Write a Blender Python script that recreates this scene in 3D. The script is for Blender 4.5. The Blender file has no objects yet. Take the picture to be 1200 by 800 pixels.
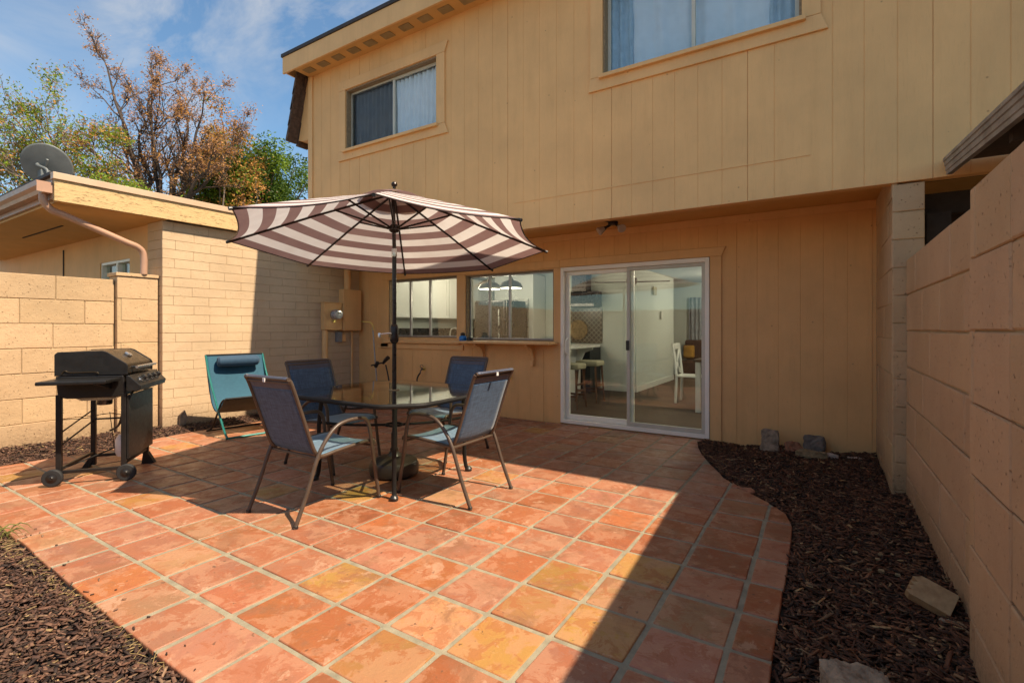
import bpy, bmesh, math, random
import numpy as np
from mathutils import Vector, Matrix
R = math.radians
random.seed(7); RNG = np.random.default_rng(11)
SC = bpy.context.scene
COL = SC.collection

# ------------------------------------------------------------------ camera
cam = bpy.data.cameras.new('camera'); cam_o = bpy.data.objects.new('camera', cam); COL.objects.link(cam_o)
cam_o.location = (0, 0, 1.25); cam_o.rotation_euler = (R(90), 0, R(32.2))
cam.sensor_width = 36; cam.lens = 577.5 / 1200 * 36; cam.shift_y = -15.5 / 1200
cam.clip_start = .05; cam.clip_end = 600
SC.camera = cam_o
# ------------------------------------------------------------------ sky and sun
SUN = Vector((.687, .078, 1)).normalized()
el = math.asin(SUN.z); az = math.atan2(SUN.x, SUN.y)
w = bpy.data.worlds.new('World'); SC.world = w; w.use_nodes = True
nt = w.node_tree; N = nt.nodes; N.clear(); LK = nt.links
out = N.new('ShaderNodeOutputWorld'); bg = N.new('ShaderNodeBackground'); bg.inputs['Strength'].default_value = .108
sky = N.new('ShaderNodeTexSky'); sky.sky_type = 'NISHITA'; sky.sun_disc = False
sky.sun_elevation = el; sky.sun_rotation = az; sky.air_density = 1.0; sky.dust_density = .25; sky.ozone_density = 3.2
tc = N.new('ShaderNodeTexCoord'); mp = N.new('ShaderNodeMapping'); mp.inputs['Rotation'].default_value = (R(25), R(40), R(-35)); mp.inputs['Scale'].default_value = (1.6, 3.6, 4.2)
LK.new(tc.outputs['Generated'], mp.inputs['Vector'])
n1 = N.new('ShaderNodeTexNoise'); n1.inputs['Scale'].default_value = 1.5; n1.inputs['Detail'].default_value = 9; n1.inputs['Roughness'].default_value = .6; n1.inputs['Distortion'].default_value = .7
LK.new(mp.outputs[0], n1.inputs['Vector'])
n2 = N.new('ShaderNodeTexNoise'); n2.inputs['Scale'].default_value = 2.2; n2.inputs['Detail'].default_value = 3; LK.new(tc.outputs['Generated'], n2.inputs['Vector'])
r1 = N.new('ShaderNodeMapRange'); r1.inputs[1].default_value = .42; r1.inputs[2].default_value = .70; LK.new(n1.outputs['Fac'], r1.inputs[0])
r2 = N.new('ShaderNodeMapRange'); r2.inputs[1].default_value = .38; r2.inputs[2].default_value = .62; LK.new(n2.outputs['Fac'], r2.inputs[0])
mu = N.new('ShaderNodeMath'); mu.operation = 'MULTIPLY'; LK.new(r1.outputs[0], mu.inputs[0]); LK.new(r2.outputs[0], mu.inputs[1])
mx = N.new('ShaderNodeMix'); mx.data_type = 'RGBA'; LK.new(mu.outputs[0], mx.inputs['Factor']); sk2 = N.new('ShaderNodeMix'); sk2.data_type = 'RGBA'; sk2.blend_type = 'MULTIPLY'; sk2.inputs['Factor'].default_value = 1; LK.new(sky.outputs[0], sk2.inputs['A']); sk2.inputs['B'].default_value = (.68, .93, 1.02, 1); LK.new(sk2.outputs['Result'], mx.inputs['A']); mx.inputs['B'].default_value = (3.6, 3.9, 4.3, 1)
LK.new(mx.outputs['Result'], bg.inputs['Color']); LK.new(bg.outputs[0], out.inputs[0])
sl = bpy.data.lights.new('sun', 'SUN'); sl.energy = 4.3; sl.angle = R(.53); sl.color = (1, .93, .82)
so = bpy.data.objects.new('sun', sl); COL.objects.link(so); so.rotation_euler = SUN.to_track_quat('Z', 'Y').to_euler(); so.location = (6, 2, 12)
vs = SC.view_settings; vs.view_transform = 'Standard'; vs.look = 'None'; vs.exposure = .90; vs.gamma = 1; vs.use_curve_mapping = False
vs.use_white_balance = True; vs.white_balance_temperature = 7700; vs.white_balance_tint = 12
SC.render.resolution_x = 1024; SC.render.resolution_y = 682

# ------------------------------------------------------------------ materials
MT = {}
def _mat(name):
    m = bpy.data.materials.new(name); m.use_nodes = True; t = m.node_tree; b = t.nodes['Principled BSDF']; MT[name] = m
    return m, t, b
def _n(t, k, **kw):
    n = t.nodes.new(k)
    for a, v in kw.items(): setattr(n, a, v)
    return n
def _coord(t, scale=(1, 1, 1)):
    c = _n(t, 'ShaderNodeTexCoord'); g = _n(t, 'ShaderNodeNewGeometry'); m = _n(t, 'ShaderNodeMapping'); m.inputs['Scale'].default_value = scale
    t.links.new(g.outputs['Position'], m.inputs['Vector']); return m.outputs[0]
def _objcoord(t, scale=(1, 1, 1)):
    c = _n(t, 'ShaderNodeTexCoord'); m = _n(t, 'ShaderNodeMapping'); m.inputs['Scale'].default_value = scale
    t.links.new(c.outputs['Object'], m.inputs['Vector']); return m.outputs[0]
def _noise(t, vec, scale, detail=4, rough=.55, dist=0):
    n = _n(t, 'ShaderNodeTexNoise'); n.inputs['Scale'].default_value = scale; n.inputs['Detail'].default_value = detail
    n.inputs['Roughness'].default_value = rough; n.inputs['Distortion'].default_value = dist
    if vec is not None: t.links.new(vec, n.inputs['Vector'])
    return n.outputs['Fac']
def _rng(t, src, a, b, c=0, d=1):
    n = _n(t, 'ShaderNodeMapRange'); t.links.new(src, n.inputs[0])
    for i, v in zip((1, 2, 3, 4), (a, b, c, d)): n.inputs[i].default_value = v
    return n.outputs[0]
def _mix(t, f, a, b, mode='MIX'):
    n = _n(t, 'ShaderNodeMix', data_type='RGBA', blend_type=mode)
    if isinstance(f, (int, float)): n.inputs['Factor'].default_value = f
    else: t.links.new(f, n.inputs['Factor'])
    for k, v in (('A', a), ('B', b)):
        if isinstance(v, tuple): n.inputs[k].default_value = (*v[:3], 1)
        else: t.links.new(v, n.inputs[k])
    return n.outputs['Result']
def _math(t, op, a, b=None):
    n = _n(t, 'ShaderNodeMath', operation=op)
    for i, v in enumerate((a, b)):
        if v is None: continue
        if isinstance(v, (int, float)): n.inputs[i].default_value = v
        else: t.links.new(v, n.inputs[i])
    return n.outputs[0]
def _bump(t, b, h, strength=.3, dist=.01):
    n = _n(t, 'ShaderNodeBump'); n.inputs['Strength'].default_value = strength; n.inputs['Distance'].default_value = dist
    t.links.new(h, n.inputs['Height']); t.links.new(n.outputs[0], b.inputs['Normal'])
def simple(name, col, rough=.5, metal=0, var=.12, vscale=9, bump=0, bscale=60, spec=None, col2=None, obj=False):
    m, t, b = _mat(name)
    vec = _objcoord(t) if obj else _coord(t)
    f = _noise(t, vec, vscale, 5)
    dark = col2 if col2 else tuple(c * (1 - var * 2) for c in col)
    c = _mix(t, _rng(t, f, .35, .65), dark, col)
    t.links.new(c, b.inputs['Base Color']); b.inputs['Metallic'].default_value = metal
    t.links.new(_rng(t, _noise(t, vec, vscale * 3, 3), .3, .7, max(.03, rough - .07), min(1, rough + .07)), b.inputs['Roughness'])
    if spec is not None: b.inputs['Specular IOR Level'].default_value = spec
    if bump: _bump(t, b, _noise(t, vec, bscale, 5), bump, .004)
    return m
def painted_siding(name, col):
    m, t, b = _mat(name); v = _coord(t, (1, 1, .07)); v2 = _coord(t)
    grain = _noise(t, v, 95, 6, .7, .9)
    big = _noise(t, v2, 1.7, 5, .6); streak = _noise(t, _coord(t, (1, 1, .10)), 9, 5, .65)
    c = _mix(t, _rng(t, big, .3, .7), tuple(x * .88 for x in col), tuple(min(1, x * 1.05) for x in col))
    c = _mix(t, _rng(t, streak, .50, .75, 0, .38), c, (col[0] * .78, col[1] * .74, col[2] * .68))
    c = _mix(t, _rng(t, grain, .56, .74, 0, .28), c, (col[0] * .62, col[1] * .56, col[2] * .5))
    # small knots and nail heads
    vo = _n(t, 'ShaderNodeTexVoronoi'); vo.inputs['Scale'].default_value = 5.5; t.links.new(v2, vo.inputs['Vector'])
    c = _mix(t, _rng(t, vo.outputs['Distance'], .03, .05, .6, 0), c, (col[0] * .4, col[1] * .33, col[2] * .25))
    t.links.new(c, b.inputs['Base Color']); b.inputs['Roughness'].default_value = .62
    _bump(t, b, grain, .8, .003); return m
def masonry(name, col, pit=.5, scale=1.0):
    m, t, b = _mat(name); v = _coord(t)
    big = _noise(t, v, 1.3, 5, .6); mid = _noise(t, v, 7, 4); pits = _noise(t, v, 48 * scale, 6, .75)
    vo = _n(t, 'ShaderNodeTexVoronoi'); vo.inputs['Scale'].default_value = 42 * scale; t.links.new(v, vo.inputs['Vector'])
    c = _mix(t, _rng(t, big, .3, .7), tuple(x * .88 for x in col), tuple(min(1, x * 1.07) for x in col))
    c = _mix(t, _rng(t, mid, .5, .75, 0, .3), c, (col[0] * .85, col[1] * .78, col[2] * .7))
    sp = _math(t, 'MULTIPLY', _rng(t, vo.outputs['Distance'], .12, .3, 1, 0), _rng(t, pits, .53, .62))
    c = _mix(t, _math(t, 'MULTIPLY', sp, pit), c, (col[0] * .35, col[1] * .28, col[2] * .2))
    at = _n(t, 'ShaderNodeAttribute', attribute_name='tint')
    c = _mix(t, 1.0, c, at.outputs['Color'], 'MULTIPLY')
    sx = _n(t, 'ShaderNodeSeparateXYZ'); t.links.new(v, sx.inputs[0])
    dirt = _math(t, 'MULTIPLY', _rng(t, _math(t, 'ADD', sx.outputs['Z'], _math(t, 'MULTIPLY', big, -.35)), -.22, .12, 1, 0), _rng(t, pits, .35, .6, .3, .9))
    c = _mix(t, dirt, c, (.17, .105, .06))
    t.links.new(c, b.inputs['Base Color']); b.inputs['Roughness'].default_value = .86; b.inputs['Specular IOR Level'].default_value = .25
    h = _math(t, 'SUBTRACT', _math(t, 'ADD', pits, _math(t, 'MULTIPLY', mid, 1.2)), _math(t, 'MULTIPLY', sp, 1.5))
    _bump(t, b, h, .85, .007); return m
PAINT = (.80, .445, .178)
painted_siding('paint_siding', PAINT)
painted_siding('paint_trim', (.80, .455, .19))
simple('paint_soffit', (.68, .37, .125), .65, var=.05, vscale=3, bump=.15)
masonry('brick_paint', (.60, .43, .27), .22)
masonry('block_paint', (.56, .375, .215), .9)
masonry('block_paint_rose', (.57, .36, .205), .75)
simple('mortar_paint', (.50, .35, .19), .9, bump=.4, var=.08)
m, t, b = _mat('worn_board'); v = _coord(t, (1, .16, 1)); g = _noise(t, v, 55, 7, .75, 1.2)
c = _mix(t, _rng(t, g, .53, .62), (.62, .42, .20), (.20, .11, .045)); t.links.new(c, b.inputs['Base Color']); b.inputs['Roughness'].default_value = .8; _bump(t, b, g, .8, .006)
simple('metal_flashing', (.60, .42, .28), .45, 0, .05, 4)
simple('gutter_pink', (.47, .27, .18), .42, 0, .06, 4)
simple('gutter_grey', (.34, .31, .29), .42, .3, .1, 6, col2=(.20, .18, .17))
simple('roof_cap', (.045, .035, .035), .7)
simple('roof_gravel', (.35, .31, .27), .95, bump=.6, bscale=120)
simple('eave_mesh', (.36, .25, .12), .9)
simple('cedar_shake', (.13, .075, .05), .85, var=.25, vscale=20, bump=.6)
simple('dark_wood_and_shade', (.045, .028, .018), .8)  # dark wood; also stands in for shade in the neighbours' recess and room
simple('white_vinyl', (.93, .88, .76), .35, var=.02)
simple('mill_aluminium', (.36, .35, .34), .38, .6, .08, 14)
simple('grey_frame', (.58, .55, .46), .45, .1, .04)
simple('window_wood', (.30, .21, .12), .7, var=.15, vscale=30)
simple('black_plastic', (.018, .018, .018), .42)
simple('tube_brown', (.095, .064, .045), .4, .1, .1, 20, obj=True)
simple('tube_black', (.012, .011, .010), .6, .0, .1, 20, obj=True, spec=.25)
simple('umbrella_pole', (.035, .024, .02), .3, .4)
simple('silver', (.62, .62, .62), .3, .9, .04)
simple('brass', (.75, .60, .2), .35, .8)
simple('base_resin', (.032, .021, .015), .38, 0, .2, 7, obj=True)
simple('grill_black', (.016, .015, .014), .38, .1, .2, 12, obj=True)
simple('grill_bronze', (.055, .038, .022), .30, .55, .15, 9, obj=True)
simple('grill_cart', (.022, .019, .017), .42, .3, .15, 12, obj=True)
simple('tyre', (.02, .02, .02), .8, bump=.2)
simple('tank_white', (.75, .73, .7), .4)
simple('teal_tube', (.008, .16, .14), .32, .2, .05)
simple('olive_under', (.085, .075, .045), .8)
simple('dish_grey', (.15, .165, .165), .5, .1, .08)
simple('meter_glass', (.55, .55, .55), .12, .3, .2, 60)
simple('meter_ring', (.5, .5, .5), .35, .8)
simple('grey_box', (.25, .25, .25), .6)
simple('stone_grey', (.34, .25, .17), .9, var=.22, vscale=22, bump=.7, bscale=40)
simple('stone_slate', (.20, .165, .135), .85, var=.2, vscale=18, bump=.5, bscale=40)
simple('stone_tan', (.36, .25, .13), .9, var=.25, vscale=20, bump=.7, bscale=35)
simple('stone_pale', (.60, .46, .36), .9, var=.15, vscale=25, bump=.5)
simple('terracotta', (.40, .17, .09), .8, var=.15, vscale=20, bump=.3)
simple('sawn_wood', (.46, .30, .15), .75, var=.15, vscale=25, bump=.3, col2=(.32, .19, .09))
simple('soil', (.055, .034, .022), .95, var=.3, vscale=14, bump=.9, bscale=60)
simple('yard_dirt', (.19, .13, .085), .95, var=.2, vscale=3, bump=.8, bscale=30)
simple('grout', (.31, .27, .185), .9, var=.16, vscale=13, bump=.6, bscale=130)
simple('bottle_blue', (.01, .20, .55), .25)
simple('hose_black', (.015, .015, .015), .5)
simple('hose_pipe', (.22, .17, .13), .5, .3)
simple('planter', (.22, .20, .19), .8)
simple('leaf_green', (.10, .16, .03), .6, var=.3)
simple('straw', (.38, .26, .10), .7, var=.2, vscale=30)
simple('grass_blade', (.34, .33, .10), .6, var=.2, vscale=20)
simple('bark', (.085, .055, .04), .85, var=.2, vscale=12, bump=.5)
simple('bark_pale', (.22, .17, .13), .85, var=.2, vscale=12, bump=.5)
# interior
simple('inner_wall', (.62, .65, .60), .8, var=.01)
simple('inner_ceiling', (.80, .80, .77), .8, var=.01)
simple('cabinet_white', (.74, .74, .70), .4, var=.01)
simple('counter_white', (.78, .78, .75), .25, var=.03)
simple('stainless', (.10, .09, .085), .3, .7, .05)
simple('steel_pale', (.5, .48, .45), .3, .8, .05)
simple('cushion', (.50, .45, .30), .6, var=.05)
simple('stool_wood', (.16, .06, .025), .4, var=.2)
simple('maroon_fabric', (.05, .018, .016), .9)
simple('pillow_ochre', (.45, .22, .03), .9)
simple('pewter', (.22, .19, .15), .4, .5)
simple('chair_white', (.76, .76, .72), .4, var=.01)
simple('drape_grey', (.32, .34, .38), .9, var=.1)
simple('drape_sheer', (.85, .87, .90), .9, var=.04)
simple('drape_dim', (.62, .62, .64), .9, var=.08)
simple('drape_slate', (.50, .62, .70), .9, var=.1)
m, t, b = _mat('plank_floor'); v = _coord(t)
br = _n(t, 'ShaderNodeTexBrick'); br.inputs['Scale'].default_value = 1; br.inputs['Brick Width'].default_value = 1.2; br.inputs['Row Height'].default_value = .17; br.inputs['Mortar Size'].default_value = .003
br.inputs['Color1'].default_value = (.07, .042, .026, 1); br.inputs['Color2'].default_value = (.115, .07, .045, 1); br.inputs['Mortar'].default_value = (.04, .03, .02, 1)
t.links.new(v, br.inputs['Vector']); c = _mix(t, _rng(t, _noise(t, _coord(t, (.25, 3, 1)), 9, 5), .4, .7, 0, .5), br.outputs['Color'], (.09, .06, .04)); t.links.new(c, b.inputs['Base Color']); b.inputs['Roughness'].default_value = .55; b.inputs['Specular IOR Level'].default_value = .25
m, t, b = _mat('arabesque'); v = _coord(t, (1, 1, 1)); rot = _n(t, 'ShaderNodeMapping'); rot.inputs['Rotation'].default_value = (0, R(45), 0); t.links.new(v, rot.inputs['Vector'])
ck = _n(t, 'ShaderNodeTexWave', wave_type='BANDS', bands_direction='X'); ck.inputs['Scale'].default_value = 4.4; ck.inputs['Distortion'].default_value = 0; t.links.new(rot.outputs[0], ck.inputs['Vector'])
ck2 = _n(t, 'ShaderNodeTexWave', wave_type='BANDS', bands_direction='Z'); ck2.inputs['Scale'].default_value = 4.4; t.links.new(rot.outputs[0], ck2.inputs['Vector'])
f = _math(t, 'MAXIMUM', _rng(t, ck.outputs['Fac'], .8, .95), _rng(t, ck2.outputs['Fac'], .8, .95))
t.links.new(_mix(t, f, (.045, .04, .032), (.20, .19, .15)), b.inputs['Base Color']); b.inputs['Roughness'].default_value = .25
# thin clear glass (reflection by fresnel over plain transparency)
def thin_glass(name, tint, ior=1.5, boost=1.0, rough=0.0):
    m = bpy.data.materials.new(name); m.use_nodes = True; t = m.node_tree; t.nodes.clear(); MT[name] = m
    o = _n(t, 'ShaderNodeOutputMaterial'); tr = _n(t, 'ShaderNodeBsdfTransparent'); tr.inputs[0].default_value = (*tint, 1)
    gl = _n(t, 'ShaderNodeBsdfGlossy'); gl.inputs['Roughness'].default_value = rough; gl.inputs[0].default_value = (1, 1, 1, 1)
    ge = _n(t, 'ShaderNodeNewGeometry'); dp = _n(t, 'ShaderNodeVectorMath', operation='DOT_PRODUCT'); t.links.new(ge.outputs['Normal'], dp.inputs[0]); t.links.new(ge.outputs['Incoming'], dp.inputs[1])
    fc_ = _math(t, 'POWER', _math(t, 'SUBTRACT', 1.0, _math(t, 'ABSOLUTE', dp.outputs['Value'])), 5.0); f0 = ((ior - 1) / (ior + 1)) ** 2
    f = _math(t, 'MULTIPLY', _math(t, 'ADD', _math(t, 'MULTIPLY', fc_, 1 - f0), f0), boost)
    mx_ = _n(t, 'ShaderNodeMixShader'); t.links.new(f, mx_.inputs[0]); t.links.new(tr.outputs[0], mx_.inputs[1]); t.links.new(gl.outputs[0], mx_.inputs[2]); t.links.new(mx_.outputs[0], o.inputs[0])
    return m
thin_glass('window_glass', (.94, .98, .95), 1.5, 1.0)
thin_glass('upper_glass', (.88, .93, .95), 1.5, 1.0)
thin_glass('table_glass', (.46, .56, .46), 1.55, 1.45, .05)
thin_glass('insect_screen', (.72, .72, .72), 1.05, 1)
m, t, b = _mat('lamp_glow'); b.inputs['Emission Color'].default_value = (1, .95, .85, 1); b.inputs['Emission Strength'].default_value = 1.6
m, t, b = _mat('spot_glass'); b.inputs['Base Color'].default_value = (.5, .45, .42, 1); b.inputs['Roughness'].default_value = .25
# fabrics
def textile(name, col, col2, transl=.25, weave=420, rough=.5):
    m = bpy.data.materials.new(name); m.use_nodes = True; t = m.node_tree; b = t.nodes['Principled BSDF']; MT[name] = m; o = t.nodes['Material Output']
    v = _objcoord(t); n = _noise(t, _objcoord(t, (1, .1, .1)), weave * .3, 3); n_ = _noise(t, _objcoord(t, (.1, 1, 1)), weave * .3, 3); f = _math(t, 'MULTIPLY', _math(t, 'ADD', n, n_), .5)
    c = _mix(t, _rng(t, f, .38, .62), col, col2)
    c = _mix(t, _rng(t, _noise(t, v, 5, 3), .4, .8, 0, .25), c, tuple(x * .7 for x in col))
    t.links.new(c, b.inputs['Base Color']); b.inputs['Roughness'].default_value = rough; b.inputs['Sheen Weight'].default_value = .15 if name != 'sling_seat_sunlit' else .6
    _bump(t, b, f, .35, .001)
    tr = _n(t, 'ShaderNodeBsdfTranslucent'); t.links.new(c, tr.inputs[0]); ms = _n(t, 'ShaderNodeMixShader'); ms.inputs[0].default_value = transl
    t.links.new(b.outputs[0], ms.inputs[1]); t.links.new(tr.outputs[0], ms.inputs[2]); t.links.new(ms.outputs[0], o.inputs[0]); return m
textile('sling_blue', (.026, .066, .135), (.070, .155, .27), .28)
textile('sling_seat_sunlit', (.065, .15, .23), (.18, .34, .46), .25, 420, .4)  # same fabric as the backs; lighter colour and sheen stand in for sunlight
textile('sling_hem', (.045, .055, .09), (.07, .08, .12), .1)
textile('teal_canvas', (.010, .082, .135), (.016, .112, .165), .12, 900, .75)
textile('navy_canvas', (.010, .045, .085), (.018, .065, .12), .05, 900, .75)
m = bpy.data.materials.new('canopy_stripe'); m.use_nodes = True; t = m.node_tree; b = t.nodes['Principled BSDF']; MT['canopy_stripe'] = m; o = t.nodes['Material Output']
at = _n(t, 'ShaderNodeAttribute', attribute_name='ring'); fr = _math(t, 'FRACT', _math(t, 'MULTIPLY', _math(t, 'ADD', at.outputs['Fac'], .012), 6.3))
st = _rng(t, _math(t, 'ABSOLUTE', _math(t, 'SUBTRACT', fr, .25)), .255, .245)   # 0 pale, 1 dark
dust = _noise(t, _objcoord(t), 4, 4)
c = _mix(t, st, (.80, .75, .71), (.25, .15, .14)); c = _mix(t, _rng(t, dust, .45, .8, 0, .3), c, (.42, .30, .26))
t.links.new(c, b.inputs['Base Color']); b.inputs['Roughness'].default_value = .85
tr = _n(t, 'ShaderNodeBsdfTranslucent'); t.links.new(c, tr.inputs[0]); ms = _n(t, 'ShaderNodeMixShader'); ms.inputs[0].default_value = .38
t.links.new(b.outputs[0], ms.inputs[1]); t.links.new(tr.outputs[0], ms.inputs[2]); t.links.new(ms.outputs[0], o.inputs[0])
# vertex-tinted materials
def tinted(name, rough, bump, bscale, mottling=.3, spec=.3, transl=0):
    m = bpy.data.materials.new(name); m.use_nodes = True; t = m.node_tree; b = t.nodes['Principled BSDF']; MT[name] = m
    at = _n(t, 'ShaderNodeAttribute', attribute_name='tint'); v = _coord(t); f = _noise(t, v, bscale, 5)
    c = _mix(t, _rng(t, f, .35, .7, 0, mottling), at.outputs['Color'], (.02, .012, .008)); t.links.new(c, b.inputs['Base Color'])
    b.inputs['Roughness'].default_value = rough; b.inputs['Specular IOR Level'].default_value = spec
    if bump: _bump(t, b, f, bump, .003)
    if transl:
        o = t.nodes['Material Output']; tr = _n(t, 'ShaderNodeBsdfTranslucent'); t.links.new(c, tr.inputs[0]); ms = _n(t, 'ShaderNodeMixShader'); ms.inputs[0].default_value = transl
        t.links.new(b.outputs[0], ms.inputs[1]); t.links.new(tr.outputs[0], ms.inputs[2]); t.links.new(ms.outputs[0], o.inputs[0])
    return m
tinted('mulch_chip', .75, .5, 90, .5)
tinted('leaf_tint', .55, 0, 8, .1, .3, .35)
# saltillo clay tile: tint = base colour, blotch position varies with world position
m, t, b = _mat('clay_tile'); v = _coord(t)
at = _n(t, 'ShaderNodeAttribute', attribute_name='tint'); at2 = _n(t, 'ShaderNodeAttribute', attribute_name='offs')
ad = _n(t, 'ShaderNodeVectorMath', operation='ADD'); t.links.new(v, ad.inputs[0]); t.links.new(at2.outputs['Vector'], ad.inputs[1]); vv = ad.outputs[0]
low = _noise(t, vv, 2.1, 3, .5, .3); blot = _noise(t, vv, 5.5, 8, .66, .35); wear = _noise(t, vv, 8, 8, .72, .5); fine = _noise(t, vv, 60, 5, .7); spots = _noise(t, vv, 26, 3)
c0 = _mix(t, _rng(t, low, .50, .58, 0, .7), at.outputs['Color'], _mix(t, .3, at.outputs['Color'], (.46, .15, .055)))
c = _mix(t, _rng(t, blot, .48, .52, 0, .75), c0, _mix(t, .65, at.outputs['Color'], (.46, .235, .14)))
c = _mix(t, _rng(t, wear, .535, .57, 0, .8), c, _mix(t, .6, at.outputs['Color'], (.30, .085, .03)))
c = _mix(t, _rng(t, _noise(t, vv, 3.0, 8, .72, .5), .52, .62, 0, .68), c, (.22, .105, .055))
c = _mix(t, _rng(t, _noise(t, vv, 6.5, 8, .72, .4), .60, .63, 0, .5), c, (.52, .33, .22))
edge = _n(t, 'ShaderNodeAttribute', attribute_name='rim'); c = _mix(t, _math(t, 'MULTIPLY', _rng(t, edge.outputs['Fac'], .2, 1, 0, .45), _rng(t, wear, .35, .6)), c, (.40, .11, .045))
c = _mix(t, _rng(t, spots, .69, .72, 0, .75), c, (.12, .06, .035)); c = _mix(t, _rng(t, fine, .5, .8, 0, .3), c, (.30, .14, .08))
t.links.new(c, b.inputs['Base Color']); t.links.new(_rng(t, wear, .4, .62, .34, .62), b.inputs['Roughness']); b.inputs['Specular IOR Level'].default_value = .42
_bump(t, b, _math(t, 'ADD', _math(t, 'MULTIPLY', wear, 1.6), _math(t, 'MULTIPLY', fine, .4)), .6, .006)
M = MT

# ------------------------------------------------------------------ mesh helpers
def wloc(o):
    v = Vector((0, 0, 0))
    while o is not None: v += o.location; o = o.parent
    return v
class MB:
    def __init__(s): s.v = []; s.f = []; s.m = []; s.mi = 0
    def add(s, vs, fs):
        n = len(s.v); s.v += [tuple(p) for p in vs]; s.f += [tuple(i + n for i in f) for f in fs]; s.m += [s.mi] * len(fs); return s
    def box(s, x0, x1, y0, y1, z0, z1, mat=None):
        p = [(x, y, z) for z in (z0, z1) for y in (y0, y1) for x in (x0, x1)]
        if mat is not None: p = [mat @ Vector(q) for q in p]
        return s.add(p, [(0, 2, 3, 1), (4, 5, 7, 6), (0, 1, 5, 4), (2, 6, 7, 3), (0, 4, 6, 2), (1, 3, 7, 5)])
    def tube(s, pts, r, n=10, closed=False, flat=None):
        pts = [Vector(p) for p in pts]; k = len(pts); rs = r if isinstance(r, (list, tuple)) else [r] * k; vs = []; up = None
        for i, p in enumerate(pts):
            if closed: d = (pts[(i + 1) % k] - pts[i - 1])
            else: d = pts[min(i + 1, k - 1)] - pts[max(i - 1, 0)]
            d.normalize()
            if up is None:
                up = Vector((0, 0, 1)) if abs(d.z) < .9 else Vector((1, 0, 0))
            up = (up - d * up.dot(d)); up.normalize(); side = d.cross(up)
            for j in range(n):
                a = 2 * math.pi * j / n
                vs.append(p + (up * math.cos(a) + side * math.sin(a) * (flat or 1)) * rs[i])
        fs = []
        for i in range(k if closed else k - 1):
            a = i * n; b_ = ((i + 1) % k) * n
            for j in range(n): fs.append((a + j, b_ + j, b_ + (j + 1) % n, a + (j + 1) % n))
        if not closed: fs += [tuple(reversed(range(n)))[::-1], tuple(range((k - 1) * n, k * n))[::-1]]
        return s.add(vs, fs)
    def lathe(s, prof, c=(0, 0, 0), n=28, mat=None):
        vs = []; fs = []
        for r, z in prof:
            for j in range(n):
                a = 2 * math.pi * j / n; q = Vector((r * math.cos(a), r * math.sin(a), z))
                if mat is not None: q = mat @ q
                vs.append(q + Vector(c))
        for i in range(len(prof) - 1):
            for j in range(n): fs.append((i * n + j, i * n + (j + 1) % n, (i + 1) * n + (j + 1) % n, (i + 1) * n + j))
        fs += [tuple(range(n))[::-1], tuple(range((len(prof) - 1) * n, len(prof) * n))]
        return s.add(vs, fs)
    def prism(s, poly, axis, a, b):   # poly in the two other axes (in order), extruded a..b along axis
        def P(u, v, w):
            return {0: (w, u, v), 1: (u, w, v), 2: (u, v, w)}[axis]
        n = len(poly); vs = [P(u, v, a) for u, v in poly] + [P(u, v, b) for u, v in poly]
        fs = [tuple(range(n))[::-1], tuple(range(n, 2 * n))] + [(i, (i + 1) % n, n + (i + 1) % n, n + i) for i in range(n)]
        return s.add(vs, fs)
    def sheet(s, grid):   # grid[i][j] of points
        a = len(grid); b = len(grid[0]); vs = [p for row in grid for p in row]
        return s.add(vs, [(i * b + j, i * b + j + 1, (i + 1) * b + j + 1, (i + 1) * b + j) for i in range(a - 1) for j in range(b - 1)])
    def build(s, name, mats, parent=None, bevel=0, smooth=False, world=False, solid=0, subsurf=0, angle=35, seg=2):
        me = bpy.data.meshes.new(name); vs = s.v
        if world and parent is not None:
            o_ = wloc(parent); vs = [(p[0] - o_.x, p[1] - o_.y, p[2] - o_.z) for p in vs]
        me.from_pydata(vs, [], s.f); me.update()
        for mt in (mats if isinstance(mats, (list, tuple)) else [mats]): me.materials.append(M[mt])
        if any(s.m): me.polygons.foreach_set('material_index', s.m)
        bm = bmesh.new(); bm.from_mesh(me); bmesh.ops.recalc_face_normals(bm, faces=bm.faces); bm.to_mesh(me); bm.free()
        if smooth:
            me.polygons.foreach_set('use_smooth', [True] * len(me.polygons)); me.set_sharp_from_angle(angle=R(angle))
        o = bpy.data.objects.new(name, me); COL.objects.link(o)
        if parent is not None: o.parent = parent
        if solid: md = o.modifiers.new('solid', 'SOLIDIFY'); md.thickness = solid; md.offset = 0
        if bevel: md = o.modifiers.new('bevel', 'BEVEL'); md.width = bevel; md.segments = seg; md.limit_method = 'ANGLE'; md.angle_limit = R(40); md.harden_normals = False
        if subsurf: md = o.modifiers.new('sub', 'SUBSURF'); md.levels = subsurf; md.render_levels = subsurf
        return o
def tag(o, label, cat, group=None, kind=None):
    if label: o['label'] = label
    if cat: o['category'] = cat
    if group: o['group'] = group
    if kind: o['kind'] = kind
    return o
def thing(name, label, cat, loc=(0, 0, 0), rz=0, group=None):
    o = bpy.data.objects.new(name, None); COL.objects.link(o); o.location = loc; o.rotation_euler = (0, 0, rz); o.empty_display_size = .1
    return tag(o, label, cat, group)
def copy_tree(o, parent=None):
    c = o.copy(); COL.objects.link(c)
    if parent is not None: c.parent = parent
    for ch in list(o.children): copy_tree(ch, c)
    return c
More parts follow.
